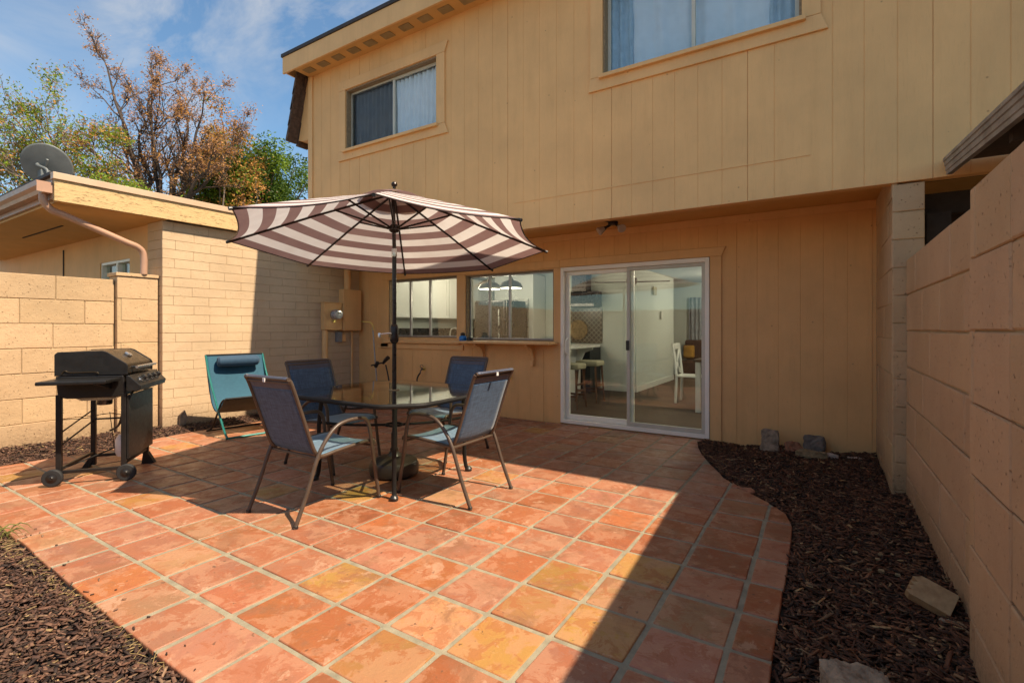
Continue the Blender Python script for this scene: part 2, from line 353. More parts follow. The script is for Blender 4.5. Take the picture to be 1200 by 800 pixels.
def smoothpath(pts, n=6):
    P = [Vector(p) for p in pts]; out_ = []
    for i in range(len(P) - 1):
        p0 = P[max(i - 1, 0)]; p1 = P[i]; p2 = P[i + 1]; p3 = P[min(i + 2, len(P) - 1)]
        for k in range(n):
            u = k / n
            out_.append(.5 * ((2 * p1) + (p2 - p0) * u + (2 * p0 - 5 * p1 + 4 * p2 - p3) * u * u + (3 * p1 - p0 - 3 * p2 + p3) * u ** 3))
    out_.append(P[-1]); return out_
def color_attr(me, name, cols, domain='FACE'):
    a = me.attributes.new(name, 'FLOAT_COLOR', domain); arr = np.ones((len(cols), 4), 'f'); arr[:, :3] = np.asarray(cols)[:, :3]; a.data.foreach_set('color', arr.ravel())

# ------------------------------------------------------------------ ground
g = MB().box(-90, 90, -90, 90, -.5, -.14).build('yard_ground', 'yard_dirt'); tag(g, 'bare brown dirt ground around the houses', 'ground', kind='structure')

OUT = [(-6.35, .95), (-6.3, 1.6), (-6.26, 2.26), (-6.42, 2.62), (-6.47, 3.0), (-6.42, 3.6), (-6.4, 4.6), (-6.42, 5.84), (-1.10, 5.84), (-1.16, 5.72), (-1.10, 5.45), (-1.02, 5.2), (-.86, 4.82), (-.685, 4.44), (-.56, 4.27), (-.46, 4.14),
       (-.30, 3.96), (-.20, 3.80), (-.155, 3.62), (-.145, 3.4), (-.148, 2.6), (-.148, 1.5), (-.15, -1.5), (-1.25, -1.5), (-1.25, .6), (-1.55, .86), (-2.2, .865), (-3.0, .875), (-3.9, .90), (-4.8, .90), (-5.6, .92)]
def clip_poly(poly, x0, x1, y0, y1):
    def cl(P, ins, inter):
        o_ = []
        for i in range(len(P)):
            a, b_ = P[i - 1], P[i]
            if ins(b_):
                if not ins(a): o_.append(inter(a, b_))
                o_.append(b_)
            elif ins(a): o_.append(inter(a, b_))
        return o_
    def ix(x): return lambda a, b_: (x, a[1] + (b_[1] - a[1]) * (x - a[0]) / (b_[0] - a[0]))
    def iy(y): return lambda a, b_: (a[0] + (b_[0] - a[0]) * (y - a[1]) / (b_[1] - a[1]), y)
    P = poly
    for ins, inter in ((lambda p: p[0] >= x0, ix(x0)), (lambda p: p[0] <= x1, ix(x1)), (lambda p: p[1] >= y0, iy(y0)), (lambda p: p[1] <= y1, iy(y1))):
        P = cl(P, ins, inter)
        if len(P) < 3: return []
    return P
def area(P): return .5 * sum(P[i - 1][0] * P[i][1] - P[i][0] * P[i - 1][1] for i in range(len(P)))
def inset(P, d):
    Q = []; n = len(P)
    for i in range(n):
        a, b_, c_ = P[i - 1], P[i], P[(i + 1) % n]
        e1 = Vector((b_[0] - a[0], b_[1] - a[1])); e2 = Vector((c_[0] - b_[0], c_[1] - b_[1]))
        if e1.length < 1e-6 or e2.length < 1e-6: Q.append(b_); continue
        e1.normalize(); e2.normalize(); n1_ = Vector((-e1.y, e1.x)); n2_ = Vector((-e2.y, e2.x)); m_ = n1_ + n2_
        if m_.length < .2: Q.append(b_); continue
        m_.normalize(); k = d / max(.45, m_.dot(n1_)); Q.append((b_[0] + m_.x * k, b_[1] + m_.y * k))
    return Q
def roundc(P, r):
    Q = []; n = len(P)
    for i in range(n):
        a, b_, c_ = (Vector(P[i - 1]), Vector(P[i]), Vector(P[(i + 1) % n])); u = a - b_; v_ = c_ - b_; lu, lv = u.length, v_.length
        if lu < 1e-4 or lv < 1e-4: continue
        ang = u.angle(v_)
        if ang > R(150): Q.append(tuple(b_)); continue
        ra = min(r, lu * .4); rb = min(r, lv * .4); p = b_ + u / lu * ra; q = b_ + v_ / lv * rb
        for k in range(4):
            s_ = k / 3; Q.append(tuple((1 - s_) ** 2 * p + 2 * s_ * (1 - s_) * b_ + s_ * s_ * q))
    return Q
def dedupe(P):
    Q = []
    for p in P:
        if not Q or (abs(p[0] - Q[-1][0]) + abs(p[1] - Q[-1][1])) > .004: Q.append(p)
    if len(Q) > 2 and abs(Q[0][0] - Q[-1][0]) + abs(Q[0][1] - Q[-1][1]) < .004: Q.pop()
    return Q
YEL = (.48, .27, .07); TAN = (.46, .255, .12); PINK = (.46, .215, .125); ORA = (.45, .155, .055); RED = (.36, .13, .055); ROSE = (.43, .19, .105)
special = {}
def cellkey(x, y): return (round((-.312 - x) / .3115 - .5), round((y - 1.165) / .3045 - .5))
for x, y, c_ in [(-1.09, 2.24, YEL), (-1.09, 1.62, YEL), (-.77, 1.93, YEL), (-.77, 2.2, (.52, .30, .13)), (-.45, 2.2, (.44, .28, .13)), (-1.09, 1.93, (.53, .28, .10)), (-1.4, 1.62, (.53, .28, .13)), (-1.4, 1.3, (.52, .28, .09)), (-.77, 2.54, (.50, .26, .08)),
                (-1.4, 2.24, ORA), (-1.71, 1.62, ORA), (-1.71, 1.3, ORA), (-2.0, 1.3, ORA), (-2.3, 1.3, (.46, .16, .08)), (-2.63, 1.6, ROSE), (-2.95, 1.3, TAN), (-2.6, 1.0, TAN), (-3.2, 1.6, TAN), (-2.95, 1.9, TAN), (-4.1, 1.3, TAN), (-4.1, 1.6, YEL), (-3.0, 2.5, YEL), (-2.4, 2.9, TAN), (-2.2, 3.4, YEL),
                (-2.0, 5.6, (.20, .13, .05)), (-2.1, 5.3, (.36, .24, .08)), (-3.0, 5.3, YEL), (-1.1, 5.0, TAN), (-.77, 3.1, ORA), (-1.7, 2.8, ORA), (-1.1, 3.1, ORA)]:
    special[cellkey(x, y)] = c_
tv = []; tf = []; ttint = []; toff = []; trim_ = []
for ix_ in range(-2, 21):
    for iy_ in range(-9, 16):
        x1 = -.312 - .3115 * ix_; x0 = x1 - .3115; y0 = 1.165 + .3045 * iy_; y1 = y0 + .3045
        j = lambda s=.0035: random.uniform(-s, s)
        P = clip_poly(OUT, x0, x1, y0, y1)
        if len(P) < 3 or abs(area(P)) < .006: continue
        if area(P) < 0: P = P[::-1]
        P = dedupe(P); P = [(p[0] + j(), p[1] + j()) for p in P]
        A = dedupe(inset(P, .0105 + j(.002)));
        if area(A) < .004: continue
        A = dedupe(roundc(A, .011)); z = random.uniform(-.003, .002); tx, ty = j(.006), j(.006); cx = sum(p[0] for p in A) / len(A); cy = sum(p[1] for p in A) / len(A)
        rings = [(A, -.02), (A, -.006), (inset(A, .002), -.0018), (inset(A, .0045), -.0004), (inset(A, .0065), .0)]
        base = len(tv); n = len(A); col_ = special.get((ix_, iy_))
        if col_ is None:
            col_ = random.choices([PINK, ORA, RED, ROSE, TAN, YEL], [3.6, 2.0, 3.6, 4.4, 1.1, .25])[0]
        kk = random.uniform(.74, 1.16); col_ = tuple(min(.8, c_ * kk * q_ * random.uniform(.96, 1.04)) for c_, q_ in zip(col_, (.76, .72, .78)))
        off = (random.uniform(-20, 20), random.uniform(-20, 20), random.uniform(-20, 20))
        for rp, rz_ in rings:
            for (px, py) in rp: tv.append((px, py, z + rz_ + (px - cx) * tx + (py - cy) * ty))
        for k in range(len(rings) - 1):
            for q in range(n): tf.append((base + k * n + q, base + k * n + (q + 1) % n, base + (k + 1) * n + (q + 1) % n, base + (k + 1) * n + q)); ttint.append(col_); toff.append(off)
        tf.append(tuple(range(base + 4 * n, base + 5 * n))); ttint.append(col_); toff.append(off)
        trim_ += [1.0] * (3 * n) + [.9] * n + [.5] * n
me = bpy.data.meshes.new('patio'); me.from_pydata(tv, [], tf); me.materials.append(M['clay_tile'])
me.polygons.foreach_set('use_smooth', [len(f_) == 4 for f_ in tf]); color_attr(me, 'tint', ttint)
a = me.attributes.new('offs', 'FLOAT_VECTOR', 'FACE'); a.data.foreach_set('vector', np.array(toff, 'f').ravel())
a = me.attributes.new('rim', 'FLOAT', 'POINT'); a.data.foreach_set('value', np.array(trim_, 'f'))
patio = bpy.data.objects.new('patio', me); COL.objects.link(patio); tag(patio, 'terracotta clay tile patio with wide grey grout joints', 'patio', kind='structure')
gp = OUT if area(OUT) > 0 else OUT[::-1]
gm = MB().prism(inset(gp, .014), 2, -.12, -.0055).build('grout', 'grout', patio)

# ------------------------------------------------------------------ mulch
def pip(P, x, y):
    ins = np.zeros(len(x), bool)
    for i in range(len(P)):
        (xa, ya), (xb, yb) = P[i - 1], P[i]; c_ = ((ya > y) != (yb > y)) & (x < (xb - xa) * (y - ya) / ((yb - ya) or 1e-9) + xa); ins ^= c_
    return ins
def mulch(name, label, poly, dens, zfun, cols, bright=1., lmin=.016, lmax=.06, spill=None):
    xs, ys = np.array(poly).T; ar = (xs.max() - xs.min()) * (ys.max() - ys.min()); n = int(ar * dens)
    x = RNG.uniform(xs.min(), xs.max(), n); y = RNG.uniform(ys.min(), ys.max(), n); k = pip(poly, x, y); x, y = x[k], y[k]; n = len(x)
    L = np.clip(np.exp(RNG.normal(math.log((lmin + lmax) * .42), .5, n)), lmin * .5, lmax * 1.5); W_ = RNG.uniform(.005, .014, n) * (1 + L * 6); T = RNG.uniform(.002, .006, n)
    yaw = RNG.normal(.5, 1.3, n); pt = RNG.normal(0, .22, n); rl = RNG.normal(0, .3, n); z = zfun(x, y) + RNG.uniform(-.004, .022, n)
    if spill is not None:
        m = spill[0]; sx_ = RNG.uniform(spill[1][0], spill[1][1], m); sy_ = RNG.uniform(spill[1][2], spill[1][3], m)
        kk_ = RNG.choice(n, m, replace=False); x[kk_] = sx_; y[kk_] = sy_; z[kk_] = .004; pt[kk_] *= .3; L[kk_] *= .6; W_[kk_] *= .7
    cyw, syw = np.cos(yaw), np.sin(yaw); cp, sp_ = np.cos(pt), np.sin(pt); cr, sr = np.cos(rl), np.sin(rl)
    ax = np.stack([cyw * cp, syw * cp, sp_], 1); ay = np.stack([-syw, cyw, 0 * yaw], 1); az_ = np.cross(ax, ay); ay2 = ay * cr[:, None] + az_ * sr[:, None]; az2 = np.cross(ax, ay2)
    V = []
    for sx, sy, sz, tp in ((-1, -1, -1, .7), (1, -1, -1, .5), (1, 1, -1, .75), (-1, 1, -1, 1), (-1, -1, 1, .6), (1, -1, 1, .35), (1, 1, 1, .8), (-1, 1, 1, .9)):
        V.append(np.stack([x, y, z], 1) + ax * (sx * L / 2 * RNG.uniform(.75, 1.1, n))[:, None] + ay2 * (sy * W_ / 2 * tp)[:, None] + az2 * (sz * T / 2)[:, None])
    V = np.stack(V, 1).reshape(-1, 3); F0 = np.array([(0, 3, 2, 1), (4, 5, 6, 7), (0, 1, 5, 4), (1, 2, 6, 5), (2, 3, 7, 6), (3, 0, 4, 7)])
    F_ = (F0[None] + (np.arange(n) * 8)[:, None, None]).reshape(-1, 4)
    me = bpy.data.meshes.new(name); me.vertices.add(len(V)); me.vertices.foreach_set('co', V.ravel()); me.loops.add(F_.size); me.loops.foreach_set('vertex_index', F_.ravel())
    me.polygons.add(len(F_)); me.polygons.foreach_set('loop_start', np.arange(len(F_)) * 4); me.polygons.foreach_set('loop_total', np.full(len(F_), 4)); me.update()
    ci = RNG.choice(len(cols), n, p=np.array([c_[3] for c_ in cols]) / sum(c_[3] for c_ in cols)); cc = np.array([c_[:3] for c_ in cols])[ci] * RNG.uniform(.6, 1.3, n)[:, None] * bright
    color_attr(me, 'tint', np.repeat(cc, 6, 0)); me.materials.append(M['mulch_chip']); me.validate()
    o = bpy.data.objects.new(name, me); COL.objects.link(o); tag(o, label, 'mulch', kind='stuff')
    return o
def soilbed(name, poly, zfun, step=.06):
    xs, ys = np.array(poly).T; gx = np.arange(xs.min(), xs.max() + step, step); gy = np.arange(ys.min(), ys.max() + step, step)
    X, Y = np.meshgrid(gx, gy); Z = zfun(X, Y) - .006
    o = MB().sheet([[(X[i, j], Y[i, j], Z[i, j]) for j in range(X.shape[1])] for i in range(X.shape[0])]).build(name, 'soil', smooth=True); o['kind'] = 'structure'; o['label'] = 'dark soil under the bark mulch'; o['category'] = 'soil'
    return o
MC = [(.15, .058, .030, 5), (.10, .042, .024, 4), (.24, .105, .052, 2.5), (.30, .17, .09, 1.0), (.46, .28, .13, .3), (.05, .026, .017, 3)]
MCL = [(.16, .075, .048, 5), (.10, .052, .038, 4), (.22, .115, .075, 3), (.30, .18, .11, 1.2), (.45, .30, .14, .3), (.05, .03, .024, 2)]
right_poly = [(-1.09, 5.86), (-1.16, 5.72), (-1.08, 5.45), (-.99, 5.2), (-.83, 4.82), (-.66, 4.44), (-.53, 4.27), (-.42, 4.14), (-.27, 3.96), (-.185, 3.80), (-.15, 3.62), (-.143, 3.4), (-.146, 1.2), (.52, 1.2), (.52, 4.58), (.44, 4.60), (.44, 5.86)]
def zr(x, y): return -.028 + .055 * np.clip((x - .1) / .42, 0, 1) ** 2 + .03 * np.clip((y - 4.6) / 1.2, 0, 1) * np.clip((x + .9) / .6, 0, 1) + .010 * np.sin(x * 9 + y * 3) * np.cos(y * 6.5)
def zl(x, y): return -.028 + .009 * np.sin(x * 5 + y * 3) * np.cos(y * 8 - x * 2)
def zs(x, y): return -.025 + .05 * np.clip((-6.5 - x) / .4, 0, 1) + .008 * np.sin(y * 9)
soilbed('soil_bed', [(-1.3, 1.0), (.56, 1.0), (.56, 5.9), (-1.3, 5.9)], zr)
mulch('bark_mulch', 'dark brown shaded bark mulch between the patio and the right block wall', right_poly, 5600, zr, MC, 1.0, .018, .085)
left_poly = [(-5.8, .925), (-4.8, .90), (-3.9, .90), (-3.0, .875), (-2.2, .865), (-1.55, .86), (-1.2, .5), (-1.2, -.5), (-5.8, -.5)]
soilbed('soil_bed', [(-6.9, -.6), (-1.2, -.6), (-1.2, .93), (-6.9, .93)], zl)
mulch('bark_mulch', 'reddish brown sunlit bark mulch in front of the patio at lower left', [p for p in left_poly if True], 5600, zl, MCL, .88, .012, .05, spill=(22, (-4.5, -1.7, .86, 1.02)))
strip_poly = [(-6.98, .4), (-5.9, .4), (-6.36, .95), (-6.31, 1.6), (-6.27, 2.26), (-6.43, 2.62), (-6.48, 3.0), (-6.43, 3.6), (-6.41, 4.6), (-6.43, 5.84), (-6.84, 5.84), (-6.84, 2.84), (-6.98, 2.84)]
soilbed('soil_bed', [(-7.0, .9), (-6.28, .9), (-6.28, 5.86), (-7.0, 5.86)], zs)
mulch('bark_mulch', 'thin brown bark mulch strip along the foot of the left walls', strip_poly, 3800, zs, MCL, .85)

# ------------------------------------------------------------------ masonry walls
def blockwall(rows, length, hgt, L, bond=.5, jit=.003, gap=.006, depth=.03, r=None, start=0., step_bottom=0.):
    """list of blocks (u0,u1,z0,z1,push) in wall plane"""
    o_ = []
    return o_
def wall_blocks(mb, tints, u0, u1, z0, z1, course, L, place, gap=.0028, push=.0025, off0=0., ztop=None, rough=.0015, head=.8, tv=1.0):
    """courses of blocks drawn with a small chamfer. place(u, z, d) -> world point, d = distance out of the wall"""
    z = z1; k = 0; c_ = min(.006, gap * 1.6)
    while z > z0 + .01:
        zb = max(z0, z - course); s_ = u0 - L + off0 + (L / 2 if k % 2 else 0) + random.uniform(-.02, .02)
        while s_ < u1:
            a_ = max(u0, s_); b_ = min(u1, s_ + L); s_ += L
            if b_ - a_ < .03: continue
            p_ = random.uniform(-push, push); g_ = gap; jz = random.uniform(-rough, rough)
            A = (a_ + (g_ * head if a_ > u0 else 0), b_ - (g_ * head if b_ < u1 else 0), zb + g_ + jz, z - g_ + jz)
            base = [(A[0], A[2]), (A[1], A[2]), (A[1], A[3]), (A[0], A[3])]; inn = [(A[0] + c_, A[2] + c_), (A[1] - c_, A[2] + c_), (A[1] - c_, A[3] - c_), (A[0] + c_, A[3] - c_)]
            vs_ = [place(u, zz, -.03) for u, zz in base] + [place(u, zz, -.005 + p_ + random.uniform(-rough, rough)) for u, zz in base] + [place(u, zz, p_) for u, zz in inn]
            mb.add(vs_, [(8, 9, 10, 11)] + [(4 + q, 4 + (q + 1) % 4, 8 + (q + 1) % 4, 8 + q) for q in range(4)] + [(q, (q + 1) % 4, 4 + (q + 1) % 4, 4 + q) for q in range(4)])
            tn = 1 + tv * random.uniform(-.07, .04); tints += [(tn, tn * (1 + tv * random.uniform(-.015, .01)), tn * (1 + tv * random.uniform(-.03, .02)))] * 9
        z = zb; k += 1
def masonry_part(name, spec, mat, parent, world=True, backs=()):
    mb = MB(); tn = []
    for kw in spec: wall_blocks(mb, tn, **kw)
    nb = len(mb.f)
    for bx_ in backs: mb.mi = 1; mb.box(*bx_); tn += [(1, 1, 1)] * 6
    o = mb.build(name, [mat, 'mortar_paint'], parent, world=world)
    color_attr(o.data, 'tint', tn[:len(o.data.polygons)]); return o

# right garden wall (far stretch, recessed) and the proud near stretch
rw = thing('block_wall', 'tan painted concrete block wall in shade along the right side of the yard', 'wall', (.6, 3, 0))
masonry_part('wall_face', [dict(u0=2.42, u1=4.585, z0=-.12, z1=1.755, course=.262, L=.53, place=lambda u, z, d: (.52 - d, u, z), off0=.17, gap=.005)], 'block_paint_rose', rw, backs=[(.532, .70, 2.42, 4.583, -.2, 1.75)])
masonry_part('pilaster', [dict(u0=1.98, u1=2.44, z0=-.12, z1=1.765, course=.262, L=.9, place=lambda u, z, d: (.46 - d, u, z), off0=.4),
                           dict(u0=-3.0, u1=1.978, z0=-.12, z1=1.765, course=.262, L=.53, place=lambda u, z, d: (.462 - d, u, z), gap=.004),
                           ], 'block_paint_rose', rw, backs=[(.474, .74, -3.0, 2.438, -.2, 1.76)])
# left block wall with pilaster
lw = thing('block_wall', 'sunlit tan block wall behind the barbecue grill with a capped pilaster', 'wall', (-7.1, 1, 0))
masonry_part('wall_face', [dict(u0=-3.0, u1=2.39, z0=-.12, z1=1.815, course=.259, L=.53, place=lambda u, z, d: (-6.99 + d, u, z), off0=.1)], 'block_paint', lw, backs=[(-7.19, -7.000, -3.0, 2.388, -.2, 1.812)])
masonry_part('pilaster', [dict(u0=2.40, u1=2.815, z0=-.12, z1=1.855, course=.259, L=.9, place=lambda u, z, d: (-6.93 + d, u, z), off0=.5),
                           dict(u0=-7.16, u1=-6.934, z0=-.12, z1=1.855, course=.259, L=.9, place=lambda u, z, d: (u, 2.40 - d, z), off0=.5)], 'block_paint', lw, backs=[(-7.16, -6.936, 2.405, 2.81, -.2, 1.853)])
MB().box(-7.18, -6.915, 2.385, 2.82, 1.86, 1.90).build('cap', 'block_paint', lw, bevel=.006, world=True)
color_attr(bpy.data.objects['cap'].data, 'tint', [(1, 1, 1)] * 6)
# unseen rear wall added behind the camera for its reflection in the glass
bw = thing('block_wall', 'unseen tan block wall added behind the camera, reflected in the glass', 'wall', (-3, -3.1, 0))
masonry_part('wall_face', [dict(u0=-7.2, u1=.74, z0=-.12, z1=1.80, course=.259, L=.53, place=lambda u, z, d: (u, -3.02 + d, z))], 'block_paint', bw, backs=[(-7.2, .74, -3.2, -3.026, -.2, 1.797)])

# ------------------------------------------------------------------ siding
def siding(name, rects, Y, g0, parent, mat='paint_siding', deep=None, pitch=.2, side=-1):
    """vertical grooved boards in plane y=Y facing -Y; rects = (x0,x1,z0,z1)"""
    mb = MB()
    for (x0, x1, z0, z1) in rects:
        k0 = math.ceil((x0 - g0) / pitch - .5) - 1; xs = [x0]; k = k0
        gs = []
        while g0 + k * pitch < x1 + .01:
            gx = g0 + k * pitch
            if gx > x0 + .01 and gx < x1 - .01: gs.append((gx, k))
            k += 1
        prof = [(x0, 0)]
        for gx, k in gs:
            w_ = .0034 if k % 6 else .0026; d_ = .0026 if k % 6 else .007
            prof += [(gx - w_, 0), (gx - w_ * .6, d_), (gx + w_ * .6, d_), (gx + w_, 0)]
        prof.append((x1, 0))
        n = len(prof); vs_ = [(x, Y + d, z0) for x, d in prof] + [(x, Y + d, z1) for x, d in prof]
        mb.add(vs_, [(i, i + 1, n + i + 1, n + i) for i in range(n - 1)])
        mb.box(x0, x1, Y + .012, Y + .10, z0, z1)
    return mb.build(name, mat, parent, world=True)
def around(x0, x1, z0, z1, holes):
    """split a wall rectangle round non-overlapping holes (sorted by x)"""
    rs = []; x = x0
    for (a_, b_, c_, d_) in sorted(holes):
        if a_ > x: rs.append((x, a_, z0, z1))
        if c_ > z0: rs.append((a_, b_, z0, c_))
        if d_ < z1: rs.append((a_, b_, d_, z1))
        x = b_
    if x < x1: rs.append((x, x1, z0, z1))
    return rs

YB, YF = 5.87, 4.57
house = thing('house', 'two-storey tan house with grooved siding, overhanging upper floor and glass patio door', 'house', (-3, 8, 0))
W1 = (-5.60, -3.95, 3.71, 4.55); W2 = (-1.82, -.14, 3.715, 4.60); K1 = (-6.12, -4.67, 1.10, 2.05); K2 = (-4.51, -3.03, 1.075, 2.04); DR = (-2.92, -1.07, -.0, 2.045)
siding('upper_wall', around(-6.41, 4.9, 2.32, 4.95, [W1, W2]), YF, -.533, house)
siding('lower_wall', around(-6.86, .45, -.1, 2.5, [K1, K2, DR]), YB, -.79, house)
# side wall, back, roof
MB().box(-6.41, -6.30, YF + .10, 13, 2.45, 4.95).box(-6.86, .45, YB + .1, YB + .16, 2.06, 2.5).box(-6.9, -6.75, YB + .10, 13.6, -.1, 2.5).box(-6.9, 4.9, 13.5, 13.65, -.1, 4.95).box(.45, .60, YB + .0, 13.5, -.1, 2.5).build('side_wall', 'paint_trim', house, world=True)
MB().box(-6.41, 4.9, YF + .11, YB + .10, 2.482, 2.60).build('soffit', 'paint_soffit', house, world=True)
# inner lip of the overhang and beams along the soffit/wall junction
MB().box(-6.41, .44, YF + .101, YF + .14, 2.33, 2.4815).build('overhang_lip', 'paint_trim', house, bevel=.003, world=True)
MB().box(-6.80, .44, YB - .022, YB - .001, 2.40, 2.481).build('wall_trim', 'paint_trim', house, bevel=.003, world=True)
ext = MB()   # ledger: a long thin shrinkage strip
ext.prism([(-2.845, 2.612), (-.08, 2.622), (-.08, 2.628), (-2.845, 2.620)], 1, YF - .006, YF + .001)
ext.build('drip_strip', 'paint_trim', house, world=True)
ct = MB().box(-6.425, -6.33, YF - .02, YF + .1, 2.33, 4.945).build('corner_trim', 'paint_trim', house, bevel=.004, world=True)
# roof: eave soffit, fascia, cap, vents
YE = 4.27
MB().box(-6.40, 4.9, YE + .03, YF + .11, 4.945, 4.965).build('eave_soffit', 'paint_soffit', house, world=True)
roof = MB().box(-6.62, 4.9, YE + .04, 13.7, 5.16, 5.20).build('roof', 'roof_gravel', house, world=True)
MB().box(-6.62, 4.9, YE, YE + .028, 4.93, 5.165).build('fascia', 'paint_trim', roof, bevel=.004, world=True)
MB().box(-6.64, 4.9, YE - .015, YE + .035, 5.167, 5.215).build('roof_edge', 'roof_cap', roof, bevel=.004, world=True)
MB().box(-6.63, -6.605, YE + .03, 13.6, 4.96, 5.16).build('rake_board', 'paint_trim', roof, world=True)
x = -6.30
while x < -1.5:
    MB().box(x, x + .17, YE + .10, YE + .21, 4.938, 4.9435).build('eave_vent', 'eave_mesh', house, world=True); x += .315
# mansard shakes on the left flank
mans = MB()
for k in range(4):
    zt = 4.96 - k * .22; xo = -6.52 - k * .055
    y_ = 4.42
    while y_ < 13:
        wd = random.uniform(.09, .2); dz = random.uniform(-.02, .02)
        mans.prism([(xo + .035, zt + .04), (xo, zt + .04), (xo - .10, zt - .27 + dz), (xo - .055, zt - .27 + dz)], 1, y_, y_ + wd - .008); y_ += wd
mans.build('roof_shake', 'cedar_shake', house, world=True)
MB().prism([(-6.42, 4.94), (-6.52, 4.94), (-6.72, 4.09), (-6.60, 4.06), (-6.42, 4.06)], 1, YF + .03, 13).build('shake_backing', 'paint_trim', house, world=True)

# windows of the upper floor
def casing(name, x0, x1, z0, z1, Y, parent, w=.13, wb=.09, ear=.05, bottom=True):
    mb = MB(); y0 = Y - .022; y1 = Y + .001
    mb.prism([(x0 - w, z1 + .002), (x1 + w, z1 + .002), (x1 + w + ear, z1 + w), (x0 - w - ear * .4, z1 + w)], 1, y0, y1)
    mb.box(x0 - w, x0 - .001, y0, y1, z0 - .0, z1); mb.box(x1 + .001, x1 + w, y0, y1, z0, z1)
    if bottom: mb.prism([(x0 - w, z0 - .002), (x1 + w, z0 - .002), (x1 + w + ear, z0 - w), (x0 - w - ear * .4, z0 - w)], 1, y0, y1)
    return mb.build(name, 'paint_trim', parent, bevel=.004, world=True)
def sill(name, x0, x1, z, Y, parent, out_=.06, mat='paint_trim'):
    return MB().box(x0 - .03, x1 + .03, Y - out_, Y + .1, z - .03, z + .008).build(name, mat, parent, bevel=.005, world=True)
def slider_window(W_, Y, split, parent, mat, glass, rec=.05, screen=None, th=.03, reveal='window_wood'):
    x0, x1, z0, z1 = W_
    wn = MB(); wn.box(x0, x0 + .018, Y, Y + .13, z0, z1).box(x1 - .018, x1, Y, Y + .13, z0, z1).box(x0 + .018, x1 - .018, Y, Y + .13, z1 - .018, z1).box(x0 + .018, x1 - .018, Y + .01, Y + .13, z0 - .0, z0 + .014)
    win = wn.build('window', reveal, parent, world=True)
    casing('casing', x0, x1, z0, z1, Y, win)
    fr_ = MB(); a_, b_, c_, d_ = x0 + .019, x1 - .019, z0 + .015, z1 - .019
    fr_.box(a_, a_ + th, Y + rec, Y + rec + .03, c_, d_).box(b_ - th, b_, Y + rec, Y + rec + .03, c_, d_).box(a_ + th, b_ - th, Y + rec, Y + rec + .03, d_ - th, d_).box(a_ + th, b_ - th, Y + rec, Y + rec + .03, c_, c_ + th)
    for s_ in split: fr_.box(s_ - .016, s_ + .016, Y + rec - .004, Y + rec + .032, c_ + th, d_ - th)
    fr_.build('frame', mat, win, bevel=.002, world=True)
    MB().box(a_ + th - .004, b_ - th + .004, Y + rec + .012, Y + rec + .016, c_ + th - .004, d_ - th + .004).build('pane', glass, win, world=True)
    return win
w1 = slider_window(W1, YF, [-4.75], house, 'grey_frame', 'upper_glass', .07)
sill('sill', W1[0], W1[1], W1[2], YF, w1)
MB().box(W1[0] + .05, -4.77, YF + .062, YF + .0635, W1[2] + .04, W1[3] - .05).build('insect_screen', 'insect_screen', w1, world=True)
w2 = slider_window(W2, YF, [-.985], house, 'grey_frame', 'upper_glass', .07)
sill('sill', W2[0], W2[1], W2[2], YF, w2)
def curtain(label, x0, x1, z0, z1, y, mat, folds=9, amp=.03, ph=0, rot=False):
    n = int((x1 - x0) * 130); grid = []
    for i in range(14):
        zz = z0 + (z1 - z0) * i / 13; row = []
        for j_ in range(n + 1):
            u = j_ / n; xx = x0 + (x1 - x0) * u
            d = amp * (.7 + .3 * i / 13) * math.sin(2 * math.pi * folds * u + ph + .8 * math.sin(3 * u + ph)) + .3 * amp * math.sin(31 * u + i * .12 + ph)
            row.append((xx + .004 * math.sin(i + 20 * u), y + d, zz))
        grid.append(row)
    o = MB().sheet(grid).build('curtain', mat, smooth=True, solid=.002, angle=80); return tag(o, label, 'curtain')
curtain('dim grey curtain behind the screened left pane of the small upper window', -5.57, -4.78, 3.66, 4.53, YF + .13, 'drape_dim', 10, .02)
curtain('sheer white curtain behind the right pane of the small upper window', -4.76, -3.96, 3.66, 4.53, YF + .13, 'drape_sheer', 11, .022, 1)
curtain('dark narrow drape at the left edge of the large upper window', -1.80, -1.56, 3.66, 4.58, YF + .13, 'drape_slate', 3, .02, 1)
curtain('pale smooth white curtain in the left half of the large upper window', -1.57, -.97, 3.66, 4.58, YF + .14, 'drape_sheer', 3, .018, 2)
curtain('pale smooth white curtain in the right half of the large upper window', -.98, -.36, 3.66, 4.58, YF + .145, 'drape_sheer', 3, .018, .4)
curtain('blue grey drape at the right edge of the large upper window', -.40, -.14, 3.66, 4.58, YF + .13, 'drape_slate', 4, .02, 0)
MB().box(-6.30, 4.9, YF + .5, YF + .52, 2.62, 4.94).build('upper_room_wall', 'inner_wall', house, world=True)

# kitchen windows
k1 = slider_window(K1, YB, [-5.70, -5.28], house, 'mill_aluminium', 'window_glass', .07, th=.02)
k2 = slider_window(K2, YB, [-4.13, -3.78], house, 'mill_aluminium', 'window_glass', .07, th=.02)
for o in (k1, k2):
    for ch in list(o.children):
        if ch.name.startswith('casing'): bpy.data.objects.remove(ch)
